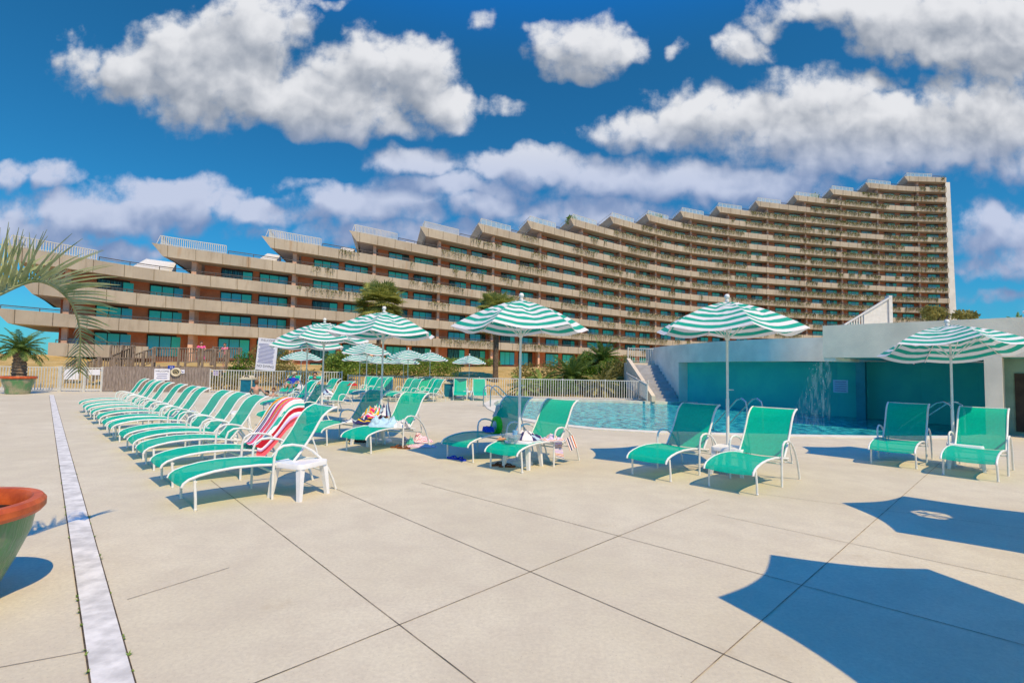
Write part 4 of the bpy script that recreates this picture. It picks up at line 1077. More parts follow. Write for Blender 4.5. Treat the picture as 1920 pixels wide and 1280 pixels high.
# ------------------------------------------------------------------ loungers
def make_lounger(label, reclined=False):
    t = thing('pool_lounger', label, 'lounger')
    seat = [(-.13, .255), (-.115, .29), (-.07, .325), (.02, .355), (.16, .382), (.35, .398), (.60, .395), (.82, .375), (1.02, .345)]
    back = [(.96, .365), (1.03, .45), (1.10, .545), (1.165, .64), (1.22, .735), (1.265, .82), (1.315, .895), (1.375, .95), (1.44, .985), (1.49, .995)]
    hw = .305
    def sl(prof, name, sag):
        n = len(prof); mb = MB()
        vs = []; us = []
        for i, (x, z) in enumerate(prof):
            for k in range(7):
                y = -hw+2*hw*k/6; s = 1-(k/3-1)**2; vs.append((x, y, z-sag*s+.004)); us.append((k/6, i/n))
        for i in range(n-1):
            for k in range(6): mb_f = (i*7+k, i*7+k+1, (i+1)*7+k+1, (i+1)*7+k); mb.f.append(list(mb_f)[::-1])
        mb.v = vs; return mb.build(name, SLING, t, True)
    sl(seat, 'seat_sling', .018); sl(back, 'back_sling', .014)
    for s in (-1, 1):
        mb = MB(); mb.tube([(x, s*(hw+.006), z-.004) for x, z in seat]+[(1.10, s*(hw+.006), .335)], .0145, 8); mb.build('seat_rail', WHITEM, t, True)
        mb = MB(); mb.tube([(x, s*(hw+.001), z-.002) for x, z in back], .0145, 8); mb.build('back_rail', WHITEM, t, True)
        mb = MB(); mb.tube([(-.02, s*.29, .335), (-.012, s*.298, .28), (0, s*.305, .12), (.004, s*.307, .0)], .014, 8); mb.ball((.004, s*.307, .012), .019, 8, (1, 1, .7)); mb.build('leg', WHITEM, t, True)
        mb = MB(); mb.tube([(.745, s*.345, 0), (.745, s*.345, .30), (.75, s*.35, .47), (.775, s*.352, .545), (.84, s*.352, .585), (.94, s*.352, .59), (1.06, s*.35, .565), (1.18, s*.345, .50), (1.29, s*.34, .40), (1.39, s*.335, .26), (1.46, s*.33, .12), (1.50, s*.33, 0)], .0145, 8); mb.build('armrest', WHITEM, t, True)
        mb = MB(); mb.tube([(1.19, s*.285, .675), (1.25, s*.285, .52), (1.335, s*.285, .24)], .009, 6); mb.ball((1.20, s*.285, .65), .014, 6); mb.build('back_strut', WHITEM, t, True)
    for x, z, r in ((0, .29, .011), (.745, .30, .012), (1.05, .315, .012), (1.335, .24, .009), (1.49, .99, .012)):
        mb = MB(); mb.tube([(x, -.33 if .5 < x < 1.2 else -.30, z), (x, .33 if .5 < x < 1.2 else .30, z)], r, 6); mb.build('crossbar', WHITEM, t, True)
    return t
LG = 'green sling pool loungers'
L0 = make_lounger('nearest lounger of the long left row, beside the white resin table'); L0['group'] = LG
def place_L(corner, yaw, label, first=False, right=True):
    """corner: world point of the near sling corner at the foot end; yaw: direction foot -> head"""
    Rm = Matrix.Rotation(yaw, 3, 'Z'); off = Rm @ V((-.10, -.305 if right else .305, 0))
    loc = V((corner[0], corner[1], 0))-off
    if first: L0.location = (loc.x, loc.y, 0); L0.rotation_euler = (0, 0, yaw); return L0
    return dup(L0, (loc.x, loc.y, 0), yaw, label, LG)
def yw(u): return math.atan2(u[1], u[0])
row = [(347, 904), (307, 869), (274, 843), (255, 827), (237, 815), (213, 799), (202, 792), (191, 781.5), (177.5, 772.5), (168, 766), (162, 761.5), (154, 755)]
rlab = ['', 'second lounger of the left row, with the bright striped towel over its back', 'third lounger counted from the near end of the left row', 'fourth lounger counted from the near end of the left row, first past the gap',
        'fifth lounger counted from the near end of the left row', 'sixth lounger counted from the near end of the left row', 'seventh lounger counted from the near end of the left row', 'eighth lounger counted from the near end of the left row',
        'ninth lounger counted from the near end of the left row', 'tenth lounger counted from the near end of the left row', 'last but one lounger at the far end of the left row', 'farthest lounger at the end of the left row by the board fence']
RU = yw((.72, .69)); ROWL = []
for i, (x, y) in enumerate(row):
    c = G(x, y, .30); ROWL.append(place_L(c, RU+random.uniform(-.015, .015), rlab[i], i == 0))
others = [
 ((605, 806), (.58, .81), 'shaded lounger behind the near one, with clothes heaped at its middle'),
 ((688, 819), (.52, .855), 'lounger with the pale blue cloth and white towel on its seat'),
 ((879, 833), (.66, .75), 'half shaded lounger with the green goggle toy left of the central parasol pole'),
 ((971, 849), (.64, .77), 'sunlit lounger with a striped towel right of the central parasol pole'),
 ((1250, 863), (.73, .68), 'lounger with a parasol shadow on its back left of the small table'),
 ((1413, 884), (.72, .69), 'fully sunlit lounger right of the small table under the right centre parasol'),
 ((1715, 845), (.72, .69), 'shaded lounger left of the tilted parasol pole'),
 ((1868, 865), (.76, .65), 'rightmost lounger, right of the tilted parasol pole'),
 ((497, 778), (.74, .67), 'lounger just behind the striped towel in the middle group'),
 ((500, 757), (.74, .67), 'lounger further behind the striped towel, nearer the spa')]
OL = []
for (c, u, lab) in others: OL.append(place_L(G(c[0], c[1], .30), yw(u), lab))
def L_head(px, py, Y, yaw, label, z=.97):
    """place a lounger by the picture spot of its backrest top centre"""
    q = AT(px, py, Y); Rm = Matrix.Rotation(yaw, 3, 'Z'); off = Rm @ V((1.49, 0, 0)); loc = V((q.x, q.y, 0))-off
    return dup(L0, (loc.x, loc.y, 0), yaw, label, LG)
D48 = R(48)
fl = [(655, 706, 17.5, R(60), 'large sunlit lounger back standing behind the near lounger with a red item on it'),
 (594, 722, 18.5, R(50), 'lounger with a dark shaded back left of the second parasol pole'),
 (632, 716, 21, R(50), 'lounger whose shaded back shows right of the second parasol pole'),
 (708, 709, 25.4, R(50), 'far lounger left of the striped parasol pole, nearer of a slanted pair'),
 (722, 712, 24, R(50), 'far lounger right behind the striped parasol pole, sunlit one of a slanted pair'),
 (775, 713, 24.5, R(48), 'far lounger with a dark back in the pair left of the teal bin'),
 (787, 714, 23.5, R(48), 'far lounger with a sunlit back in the pair left of the teal bin'),
 (820, 712, 25.0, R(48), 'thin slanted lounger behind, immediately left of the teal bin'),
 (828, 713, 23.5, R(48), 'slanted lounger whose back crosses in front of the teal bin')]
for a in fl: L_head(*a[:4], a[4])
ff = [(697, 709, 26.9, 'pale lounger facing us by the fence, leftmost of the upright backs'), (726, 710, 26.6, 'pale lounger facing us, its back right behind the parasol pole'), (798, 712, 26.4, 'pale lounger facing us between the slanted pairs'),
      (863, 714, 25.6, 'lounger with a dark head roll facing us right of the teal bin'), (898, 715, 25.6, 'lounger facing us with a scalloped cover, right of the small white table')]
for (x, y, Y, lab) in ff: L_head(x, y, Y, R(96), lab)
PL1 = L_head(553, 705, 26.2, R(100), 'lounger at the fence holding the person in the blue shirt')
PL2 = L_head(592, 706, 25.8, R(100), 'lounger at the fence holding the dark haired person')
# red item draped on one back
# ------------------------------------------------------------------ side tables
def make_table(label):
    t = thing('side_table', label, 'side table'); s = .225
    def rr(h_, r, z, n=5):
        p = []
        for cx, cy, a0 in ((h_-r, h_-r, 0), (-h_+r, h_-r, 90), (-h_+r, -h_+r, 180), (h_-r, -h_+r, 270)):
            for k in range(n+1): a = R(a0+90*k/n); p.append((cx+r*math.cos(a), cy+r*math.sin(a), z))
        return p
    mb = MB(); rings = [rr(s-.02, .05, .395), rr(s-.004, .055, .40), rr(s, .06, .393), rr(s, .06, .345), rr(s-.006, .055, .342), rr(s-.012, .05, .36)]
    n = len(rings[0]); vs = [p for r in rings for p in r]; fs = [tuple(range(n))]
    for i in range(len(rings)-1):
        for k in range(n): a, b = i*n+k, i*n+(k+1) % n; fs.append((a, a+n, b+n, b))
    fs.append(tuple(range(len(vs)-1, len(vs)-n-1, -1))); mb.add(vs, fs); mb.build('top', RESIN, t, True)
    for sx in (-1, 1):
        for sy in (-1, 1):
            mb = MB(); vs = []
            for z, o, w in ((.36, .175, .034), (.25, .19, .030), (0, .215, .022)):
                for a, b in ((-1, -1), (1, -1), (1, 1), (-1, 1)): vs.append((sx*o+a*w, sy*o+b*w, z))
            mb.add(vs, [(0, 1, 2, 3), (11, 10, 9, 8)]+[(i*4+k, (i+1)*4+k, (i+1)*4+(k+1) % 4, i*4+(k+1) % 4) for i in (0, 1) for k in range(4)]); mb.build('leg', RESIN, t)
    return t
TG = 'white resin side tables'
T0 = make_table('near white resin side table beside the closest lounger'); T0['group'] = TG
q = G(556, 929); T0.location = (q.x+.02, q.y+.02, 0); T0.rotation_euler = (0, 0, R(-22))
def place_T(p, rz, lab): return dup(T0, (p[0], p[1], 0), rz, lab, TG)

# ------------------------------------------------------------------ parasols
PR = 1.13; PZ = 2.17
def canopy(seed, ruf=1.0, v0=.015):
    random.seed(seed); mb = MB(); nu, nv = 10, 26
    def rib(k, v):
        a = k*math.pi/3; r = PR*v; z = .44*(1-v**1.15)+.05*math.sin(math.pi*v)
        return V((r*math.cos(a), r*math.sin(a), z))
    for k in range(6):
        def fn(u, v, k=k):
            v = v0+(1-v0)*v; a = rib(k, v); b = rib(k+1, v); p = a.lerp(b, u); s = math.sin(math.pi*u)
            p.z -= .085*s*v; 
            c = V((p.x, p.y, 0)); p -= c*(.035*s*v)
            w = noise.noise(V((p.x*5+seed*7, p.y*5, seed)))*.046*ruf*(1-v)*s*2.0; w += noise.noise(V((p.x*11, p.y*11+seed, 3)))*.030*ruf*s*(1.15-v)
            p.z += w; return p
        mb.grid(fn, nu, nv)
    return mb
def make_umbrella(label, seed=1, v0=.015):
    t = thing('market_umbrella', label, 'parasol')
    mb = MB(); mb.tube([(0, 0, .04), (0, 0, 1.1)], .024, 12); mb.tube([(0, 0, 1.1), (0, 0, PZ+.02)], .019, 12); mb.build('pole', WHITEM, t, True)
    mb = MB(); mb.lathe([(0, .065), (.20, .055), (.235, .03), (.235, 0)], n=24); mb.tube([(0, 0, .05), (0, 0, .22)], .035, 12); mb.build('base', WHITEM, t, True, sharp=30)
    def piv(o): o.location = (0, 0, PZ); return o
    c = canopy(seed, 1.0, v0); o = c.build('canopy', STRIPE, t, True, sharp=180); piv(o)
    mb = MB(); mb.tube([(0, 0, 0), (0, 0, .46)], .017, 8); mb.lathe([(.0, .44), (.03, .445), (.035, .47), (.012, .49)], n=10); mb.ball((0, 0, .525), .042, 12); piv(mb.build('finial', WHITEM, t, True))
    mb = MB(); mb.lathe([(.02, -.16), (.036, -.155), (.036, -.10), (.02, -.095)], n=12); piv(mb.build('hub', WHITEM, t, True))
    for k in range(6):
        a = k*math.pi/3; d = V((math.cos(a), math.sin(a), 0))
        pts = [d*(PR*v*.995)+V((0, 0, .44*(1-v**1.15)+.05*math.sin(math.pi*v)-.016)) for v in (0.03, .2, .4, .6, .8, 1.0)]
        mb = MB(); mb.tube(pts, .0085, 6); rb = piv(mb.build('rib', WHITEM, t, True))
        v = .50; e = d*(PR*v)+V((0, 0, .44*(1-v**1.15)+.05*math.sin(math.pi*v)-.02)); mb = MB(); mb.tube([d*.03+V((0, 0, -.125)), e], .0075, 6); mb.build('strut', WHITEM, rb, True)
    mb = MB(); mb.tube([(.02, 0, 1.24), (.06, 0, 1.24), (.06, -.06, 1.24)], .008, 6); mb.build('crank', WHITEM, t, True)
    return t
UG = 'green and white striped parasols'
def place_U(src, X, Y, rz, label, sc=1.0, tilt=None, sink=0.0):
    u = dup(src, (X, Y, -sink), rz, label, UG, sc)
    if tilt:
        for ch in u.children:
            if ch.name.split('.')[0] in ('canopy', 'finial', 'hub', 'rib'): ch.rotation_euler = tilt
    return u
U0 = make_umbrella('central striped parasol between the goggle toy lounger and the sunlit one', 1); U0['group'] = UG; U0.location = (.14, 8.25, 0); U0.rotation_euler = (0, 0, R(8))
Ua = make_umbrella('right centre striped parasol over the two loungers before the pool', 4); Ua['group'] = UG; Ua.location = (3.36, 7.98, 0); Ua.rotation_euler = (0, 0, R(24))
place_U(Ua, 7.55, 8.8, R(10), 'striped parasol tilted back at the right edge before the pavilion', .96, (R(-9), R(4), 0), .12)
place_U(U0, -2.62, 10.4, R(33), 'large striped parasol left of centre with the full rounded canopy', 1.0)
place_U(Ua, -4.85, 13.2, R(20), 'striped parasol over the middle lounger group, left of the large rounded one', 1.0)
place_U(U0, -5.95, 14.9, R(50), 'striped parasol half hidden behind the middle group parasol', 1.0, None, .12)
place_U(U0, -11.0, 26.8, R(15), 'small distant striped parasol by the fence right of the rules board', .94, None, .2)
place_U(Ua, -6.1, 21.6, R(40), 'striped parasol in the distance just left of the large rounded canopy pole', .98, None, .06)
place_U(U0, -8.05, 27.2, R(5), 'small striped parasol low behind the large rounded canopy pole', .85)
place_U(Ua, -5.05, 25.0, R(10), 'distant striped parasol right of the large rounded canopy pole', .90)
place_U(U0, -5.75, 27.3, R(28), 'lower distant striped parasol overlapping its right neighbour', .80)
place_U(Ua, -4.2, 26.4, R(28), 'distant striped parasol with a straight pole left of the teal bin', .88)
place_U(U0, -2.12, 25.7, R(28), 'rightmost distant parasol, alone by the small white table', .82)
place_U(Ua, -7.2, 27.4, R(28), 'tiny striped parasol edge behind the second distant pole', .8)
place_U(U0, 3.42, 1.92, R(47), 'striped parasol standing beside the camera, seen only by its shadow')
Uv = make_umbrella('striped parasol with an open top vent just past the right edge, only its shadow seen', 9, .17); Uv['group'] = UG; Uv.location = (5.66, 4.10, 0); Uv.scale = (.98,)*3; Uv.rotation_euler = (0, 0, R(21))

# tables under the parasols and in the row
for p, rz, lab in [((G(410, 840).x, G(410, 840).y), R(-45), 'white side table between the second and third loungers of the left row'),
    ((G(342, 803).x, G(342, 803).y), R(-45), 'white side table half hidden further up the left row'),
    ((.20, 8.02), R(-30), 'white side table with the glass bowl by the central parasol'), ((3.30, 7.75), R(-38), 'white side table between the two right centre loungers'),
    ((7.48, 8.50), R(-38), 'white side table at the foot of the tilted parasol'), ((-2.75, 10.0), R(-30), 'white side table buried under bright clothes and bags'),
    ((-2.12, 25.2), R(0), 'small white table between the two loungers facing us'), ((-7.6, 19.8), R(10), 'white table stacked with towels by the second distant pole'), ((-6.9, 19.7), R(-5), 'white table beside the towel stack'),
    ((-10.5, 25.6), R(0), 'small white table between the two reclining bathers'), ((-4.4, 21.6), R(0), 'white side table by the slanted far loungers'), ((-6.4, 12.0), R(-30), 'white side table behind the striped towel lounger')]: place_T(p, rz, lab)
# bins
for (px, py, Y, lab) in [(465, 733, 27.0, 'teal waste bin with a cream lid left of the spa bather'), (844, 742, 26.0, 'teal waste bin with a cream lid left of the dark headed lounger')]:
    q = AT(px, py, Y); t = thing('waste_bin', lab, 'bin', (q.x, Y, 0), 0, 'teal pool bins')
    mb = MB(); mb.box((0, 0, .36), (.58, .5, .70)); mb.build('body', BINT, t)
    mb = MB()
    for x in (-.3, .3): mb.box((x, -.255, .36), (.05, .03, .72))
    mb.box((0, -.255, .03), (.62, .03, .05)); mb.build('frame', BEIGEP, t)
    mb = MB(); mb.box((0, 0, .76), (.66, .58, .09)); mb.box((0, 0, .87), (.5, .44, .14), taper=.7); mb.build('lid', BEIGEP, t)
    mb = MB(); mb.tube([(-.12, -.2, .84), (-.08, -.21, .91), (.08, -.21, .91), (.12, -.2, .84)], .02, 6); mb.build('flap', DARKF, t)

# ------------------------------------------------------------------ towels, clothes, toys, shoes
def heap(name, label, cat, p, dims, m, seed, rz=0.0, k=1.0, nu=26, nv=20, fold=.5):
    """crumpled cloth: a closed mound with deep creases"""
    sx, sy, sz = dims; mb = MB()
    def fn(u, v):
        a = u*2*math.pi; rr_ = v
        x = math.cos(a)*rr_; y = math.sin(a)*rr_
        ed = 1+.28*noise.noise(V((math.cos(a)*1.5, math.sin(a)*1.5, seed)))+.12*noise.noise(V((math.cos(a)*4, math.sin(a)*4, seed+5)))
        x *= ed; y *= ed
        n = noise.noise(V((x*2.2+seed, y*2.2, seed*.7)))+fold*noise.noise(V((x*5.5, y*5.5+seed, 2)))
        z = sz*(1-rr_**3)*(.55+.9*max(-.4, n))
        return V((x*sx/2, y*sy/2, max(.004, z+.006)))
    mb.grid(fn, nu, nv); o = mb.build(name, m, None, True, sharp=180); o.location = p; o.rotation_euler = (0, 0, rz); return tag(o, label, cat)
Y_ = (.75, .50, .02); PK = (.72, .02, .22); WT = (.78, .76, .78); NV = (.04, .04, .14); OR = (.80, .32, .03); RD = (.45, .015, .03); SA = (.80, .12, .16); TL = (.03, .42, .34); LV = (.55, .40, .70)
TOW = stripes_mat('bright_striped_towel', [OR, OR, (.70, .36, .05), WT, NV, WT, NV, WT, PK, PK, OR, Y_, PK, WT, SA, SA, SA, WT, WT, TL, WT, RD, RD, WT, LV, SA, SA, SA, SA], 1.0, 0)
STR2 = stripes_mat('lilac_striped_towel', [LV, WT, LV, (.70, .60, .78), LV, WT, (.60, .16, .04), WT, (.60, .16, .04), WT, NV, WT], 2.0, 1)
BAG = stripes_mat('bold_striped_bag', [NV, Y_, NV, NV, WT, (.02, .25, .40), NV, Y_, NV], 1.4, 1)
FLW = stripes_mat('pink_yellow_print', [Y_, Y_, PK, WT, PK, OR, TL, WT], 1.7, 1)
SHW = stripes_mat('white_grey_print', [(.70, .70, .72), (.25, .25, .28), (.74, .74, .76), (.6, .6, .62)], 5.0, 0)
SWM = stripes_mat('pink_towel_print', [WT, (.75, .25, .40), WT, (.50, .08, .16), (.74, .70, .74), (.70, .45, .60)], 4.0, 1)
BLW = stripes_mat('navy_white_print', [WT, NV, (.4, .55, .7), NV, WT], 4.0, 0)
# striped towel over the back of the second lounger of the row, hanging to its side
L2 = ROWL[1]; M2 = Matrix.Translation(L2.location) @ Matrix.Rotation(L2.rotation_euler.z, 4, 'Z')
bk = [(1.52, 1.0), (1.44, .99), (1.375, .96), (1.315, .905), (1.265, .83), (1.22, .745), (1.165, .65), (1.10, .555), (1.03, .46), (.97, .39), (.92, .39)]
mb = MB()
def ft(u, v):
    # across: starts over the sling's far side, spills past the near rail and hangs
    i = v*(len(bk)-1); a = int(min(i, len(bk)-2)); f = i-a; x = bk[a][0]+(bk[a+1][0]-bk[a][0])*f; z = bk[a][1]+(bk[a+1][1]-bk[a][1])*f
    w = u*(.90-.22*v); y = .20-w
    r = .02*math.sin(u*19+v*3)+.012*math.sin(u*41+1)
    if y < -.33:
        ex = -.33-y; return M2 @ V((x+.02-.10*ex+.10*(1-v)*ex, -.335-.10*min(ex, .2)-.25*ex+r, z+.02-ex*.92))
    return M2 @ V((x-.022+r*.4, y, z+.024+abs(r)*.6))
mb.grid(ft, 48, 26); o = mb.build('striped_towel', TOW, None, True, sharp=180); o.location = L2.location
for v_ in o.data.vertices: v_.co -= L2.location
tag(o, 'long orange pink and white striped towel draped over a lounger back in the left row', 'towel')
def onL(L, x, y, z): return (Matrix.Translation(L.location) @ Matrix.Rotation(L.rotation_euler.z, 4, 'Z')) @ V((x, y, z))
La, Lb, Lc, Ld = OL[0], OL[1], OL[2], OL[3]
tq = V((-2.75, 10.0, 0))
heap('clothes_pile', 'pink yellow and white clothes heaped at the top of the pile on the middle table', 'clothes', AT(702, 783, 10.2), (.55, .4, .22), FLW, 3)
heap('striped_bag', 'navy and yellow striped beach bag lying on the shaded middle lounger', 'bag', AT(690, 793, 9.95), (.62, .4, .16), BAG, 5)
heap('clothes_pile', 'white and navy cloth hanging near the foot of the large rounded parasol pole', 'clothes', AT(722, 779, 10.1), (.26, .22, .26), BLW, 7)
heap('clothes_pile', 'green and white striped cloth by the parasol pole on the middle table', 'clothes', AT(710, 778, 10.3), (.3, .25, .2), stripes_mat('green_print', [TL, WT, TL, NV], 3.0, 0), 8)
heap('swim_dress', 'pale blue ruffled cloth lying on the middle lounger seat', 'clothes', onL(Lb, .66, .10, .385), (.62, .42, .20), cmat('pale_blue_cloth', (.46, .66, .80)), 11)
heap('patterned_towel', 'white and grey patterned towel at the joint of the middle lounger', 'towel', onL(Lb, .86, -.12, .37), (.55, .38, .15), SHW, 13)
heap('folded_cloth', 'white and navy cloth hanging off the side of the shaded middle lounger', 'clothes', onL(La, .62, -.2, .38), (.4, .26, .07), BLW, 14)
heap('towel_heap', 'white and dark pink towels dropped on the deck behind the middle lounger leg', 'towel', G(783, 828), (.62, .36, .17), SWM, 15)
heap('towel_heap', 'low lilac and pink towel lying on the deck below the dropped towels', 'towel', G(790, 838), (.6, .2, .06), SWM, 16)
heap('small_teal_cloth', 'small teal cloth on the deck left of the dropped towels', 'clothes', G(770, 832), (.16, .16, .13), cmat('teal_cloth', (.10, .50, .45)), 17)
heap('striped_towel', 'lilac and orange striped towel hanging off the lounger right of the central pole', 'towel', onL(Ld, .80, -.24, .385), (.48, .34, .09), STR2, 18)
o = heap('striped_towel', 'blue and white crumpled towel across the middle of the lounger right of the central pole', 'towel', onL(Ld, .62, .1, .395), (.52, .44, .13), BLW, 19)
# towel end hanging below the seat rail
mb = MB(); mb.grid(lambda u, v: onL(Ld, .72+.22*u+.04*v, -.345-.03*v+.012*math.sin(u*12), .39-.24*v-.06*u*v)-Ld.location, 14, 8); o = mb.build('towel_end', STR2, None, True); o.location = Ld.location; tag(o, 'orange and white striped towel end hanging below the seat rail by the central table', 'towel')
mb = MB(); mb.grid(lambda u, v: onL(Ld, 1.05+.20*u+.06*v, -.36-.05*v+.01*math.sin(u*12), .40-.20*v+.05*u)-Ld.location, 10, 8); o = mb.build('towel_end', stripes_mat('orange_navy_towel', [(.60, .16, .04), WT, NV, WT], 2.5, 0), None, True); o.location = Ld.location; tag(o, 'orange and navy striped cloth hanging behind the armrest of the sunlit central lounger', 'towel')
# goggle toy: green ball-like mask bag, blue pouch, bowl, sandals
q = onL(Lc, .98, .10, .36); t = thing('beach_float', 'folded bright green and blue inflatable ring on the half shaded lounger', 'float', q, RU)
mb = MB(); ring = [V((.04*math.cos(a*math.pi/8), .10*math.cos(a*math.pi/8)*1.2, .13+.12*math.sin(a*math.pi/8))) for a in range(17)]; mb.tube(ring, .055, 8, False); mb.build('green_tube', cmat('lime_vinyl', (.05, .62, .03), .35), t, True)
mb = MB(); mb.ball((-.02, 0, .13), .085, 12, (.6, 1, 1)); mb.build('white_patch', cmat('white_vinyl', (.7, .75, .8), .35), t, True)
mb = MB(); mb.ball((.03, .05, .20), .10, 12, (.6, 1, .7)); mb.build('blue_panel', cmat('blue_vinyl', (.06, .12, .45), .35), t, True)
q = onL(Lc, .76, .10, .40); t = thing('blue_pouch', 'small blue pouch on the seat beside the green inflatable', 'pouch', q, RU-.4); mb = MB(); mb.box((0, 0, .04), (.16, .22, .08), taper=.85); mb.build('pouch_body', cmat('royal_blue_cloth', (.03, .09, .60)), t); mb = MB(); mb.box((0, 0, .083), (.02, .2, .008)); mb.build('zip', INK, t)
q = V((.04, 7.86, .40)); t = thing('glass_bowl', 'clear bowl with a blue cup on the central side table', 'bowl', q)
GL = mat('clear_plastic', (.55, .60, .66), .08, .05, 4, alpha=.45, spec=.8)
mb = MB(); mb.lathe([(.05, .0), (.10, .03), (.125, .08), (.128, .12), (.122, .12), (.09, .04), (0, .015)], n=24); mb.build('bowl', GL, t, True)
mb = MB(); mb.lathe([(.03, .03), (.04, .17), (.036, .17), (.026, .04)], (.03, 0, 0), n=14); mb.build('cup', cmat('sky_blue_cup', (.25, .50, .75), .3), t, True)
mb = MB(); mb.ball((-.03, 0, .06), .05, 10, (1, 1, .7)); mb.build('bag_of_ice', cmat('blue_grey_foil', (.20, .24, .36), .3), t, True)
q = V((-.14, 8.02, .40)); o = heap('snack_wrapper', 'small tan paper wrapper on the left of the central side table', 'wrapper', q, (.16, .10, .04), cmat('tan_paper', (.58, .30, .16)), 25)
def sandal(t, x, y, rz, sole, strap):
    M = Matrix.Translation((x, y, 0)) @ Matrix.Rotation(rz, 4, 'Z')
    mb = MB(); out = [(.13, 0), (.12, .03), (.06, .048), (-.02, .036), (-.09, .036), (-.125, .02), (-.13, 0), (-.125, -.02), (-.09, -.036), (-.02, -.034), (.06, -.044), (.12, -.028)]
    vs = [M @ V((a, b, z)) for z in (.001, .024) for a, b in out]; n = len(out)
    mb.add(vs, [tuple(range(n)), tuple(range(2*n-1, n-1, -1))]+[(i, n+i, n+(i+1) % n, (i+1) % n) for i in range(n)]); s = mb.build('sole', sole, t)
    mb = MB(); mb.tube([M @ V(p) for p in ((.075, 0, .024), (.05, .0, .05), (0, .022, .052), (-.035, .038, .024))], .009, 6); mb.tube([M @ V(p) for p in ((.05, 0, .05), (0, -.022, .052), (-.035, -.036, .024))], .009, 6); mb.build('strap', strap, s, True)
LEA = cmat('brown_leather', (.22, .075, .03)); BLU = cmat('cobalt_rubber', (.015, .06, .62), .5)
for (px, py, lab, a, b, rz) in [(941, 874, 'pair of brown leather sandals on the deck before the central lounger', LEA, cmat('dark_leather', (.07, .03, .02)), R(20)), (856, 861, 'cobalt blue rubber flip flops on the deck left of the central table', BLU, BLU, R(-35)),
    (750, 840, 'brown sandals on the deck by the middle lounger leg', LEA, LEA, R(10)), (671, 828, 'dark brown sandals in the shadow of the middle lounger foot', cmat('dark_leather', (.07, .03, .02)), LEA, R(15))]:
    t = thing('sandals', lab, 'sandals', G(px, py), 0); sandal(t, -.06, .05, rz, a, b); sandal(t, .08, -.05, rz-.35, a, b)
heap('red_cloth', 'small red cloth on the back of the large middle lounger', 'clothes', AT(661, 723, 17.3), (.35, .2, .1), cmat('red_cloth', (.55, .02, .03)), 31)
heap('towel_stack', 'white and blue towels heaped on the distant white tables', 'towel', V((-7.3, 19.75, .40)), (.9, .4, .22), BLW, 32)
heap('white_cloth', 'white cloths left on the small table between the bathers', 'towel', V((-10.5, 25.6, .40)), (.35, .3, .2), cmat('white_cotton', (.7, .7, .72)), 33)
heap('deck_cloth', 'pale towel dropped behind the goggle toy lounger', 'towel', AT(939, 782, 9.6), (.3, .25, .25), cmat('grey_white_cotton', (.62, .60, .56)), 34)

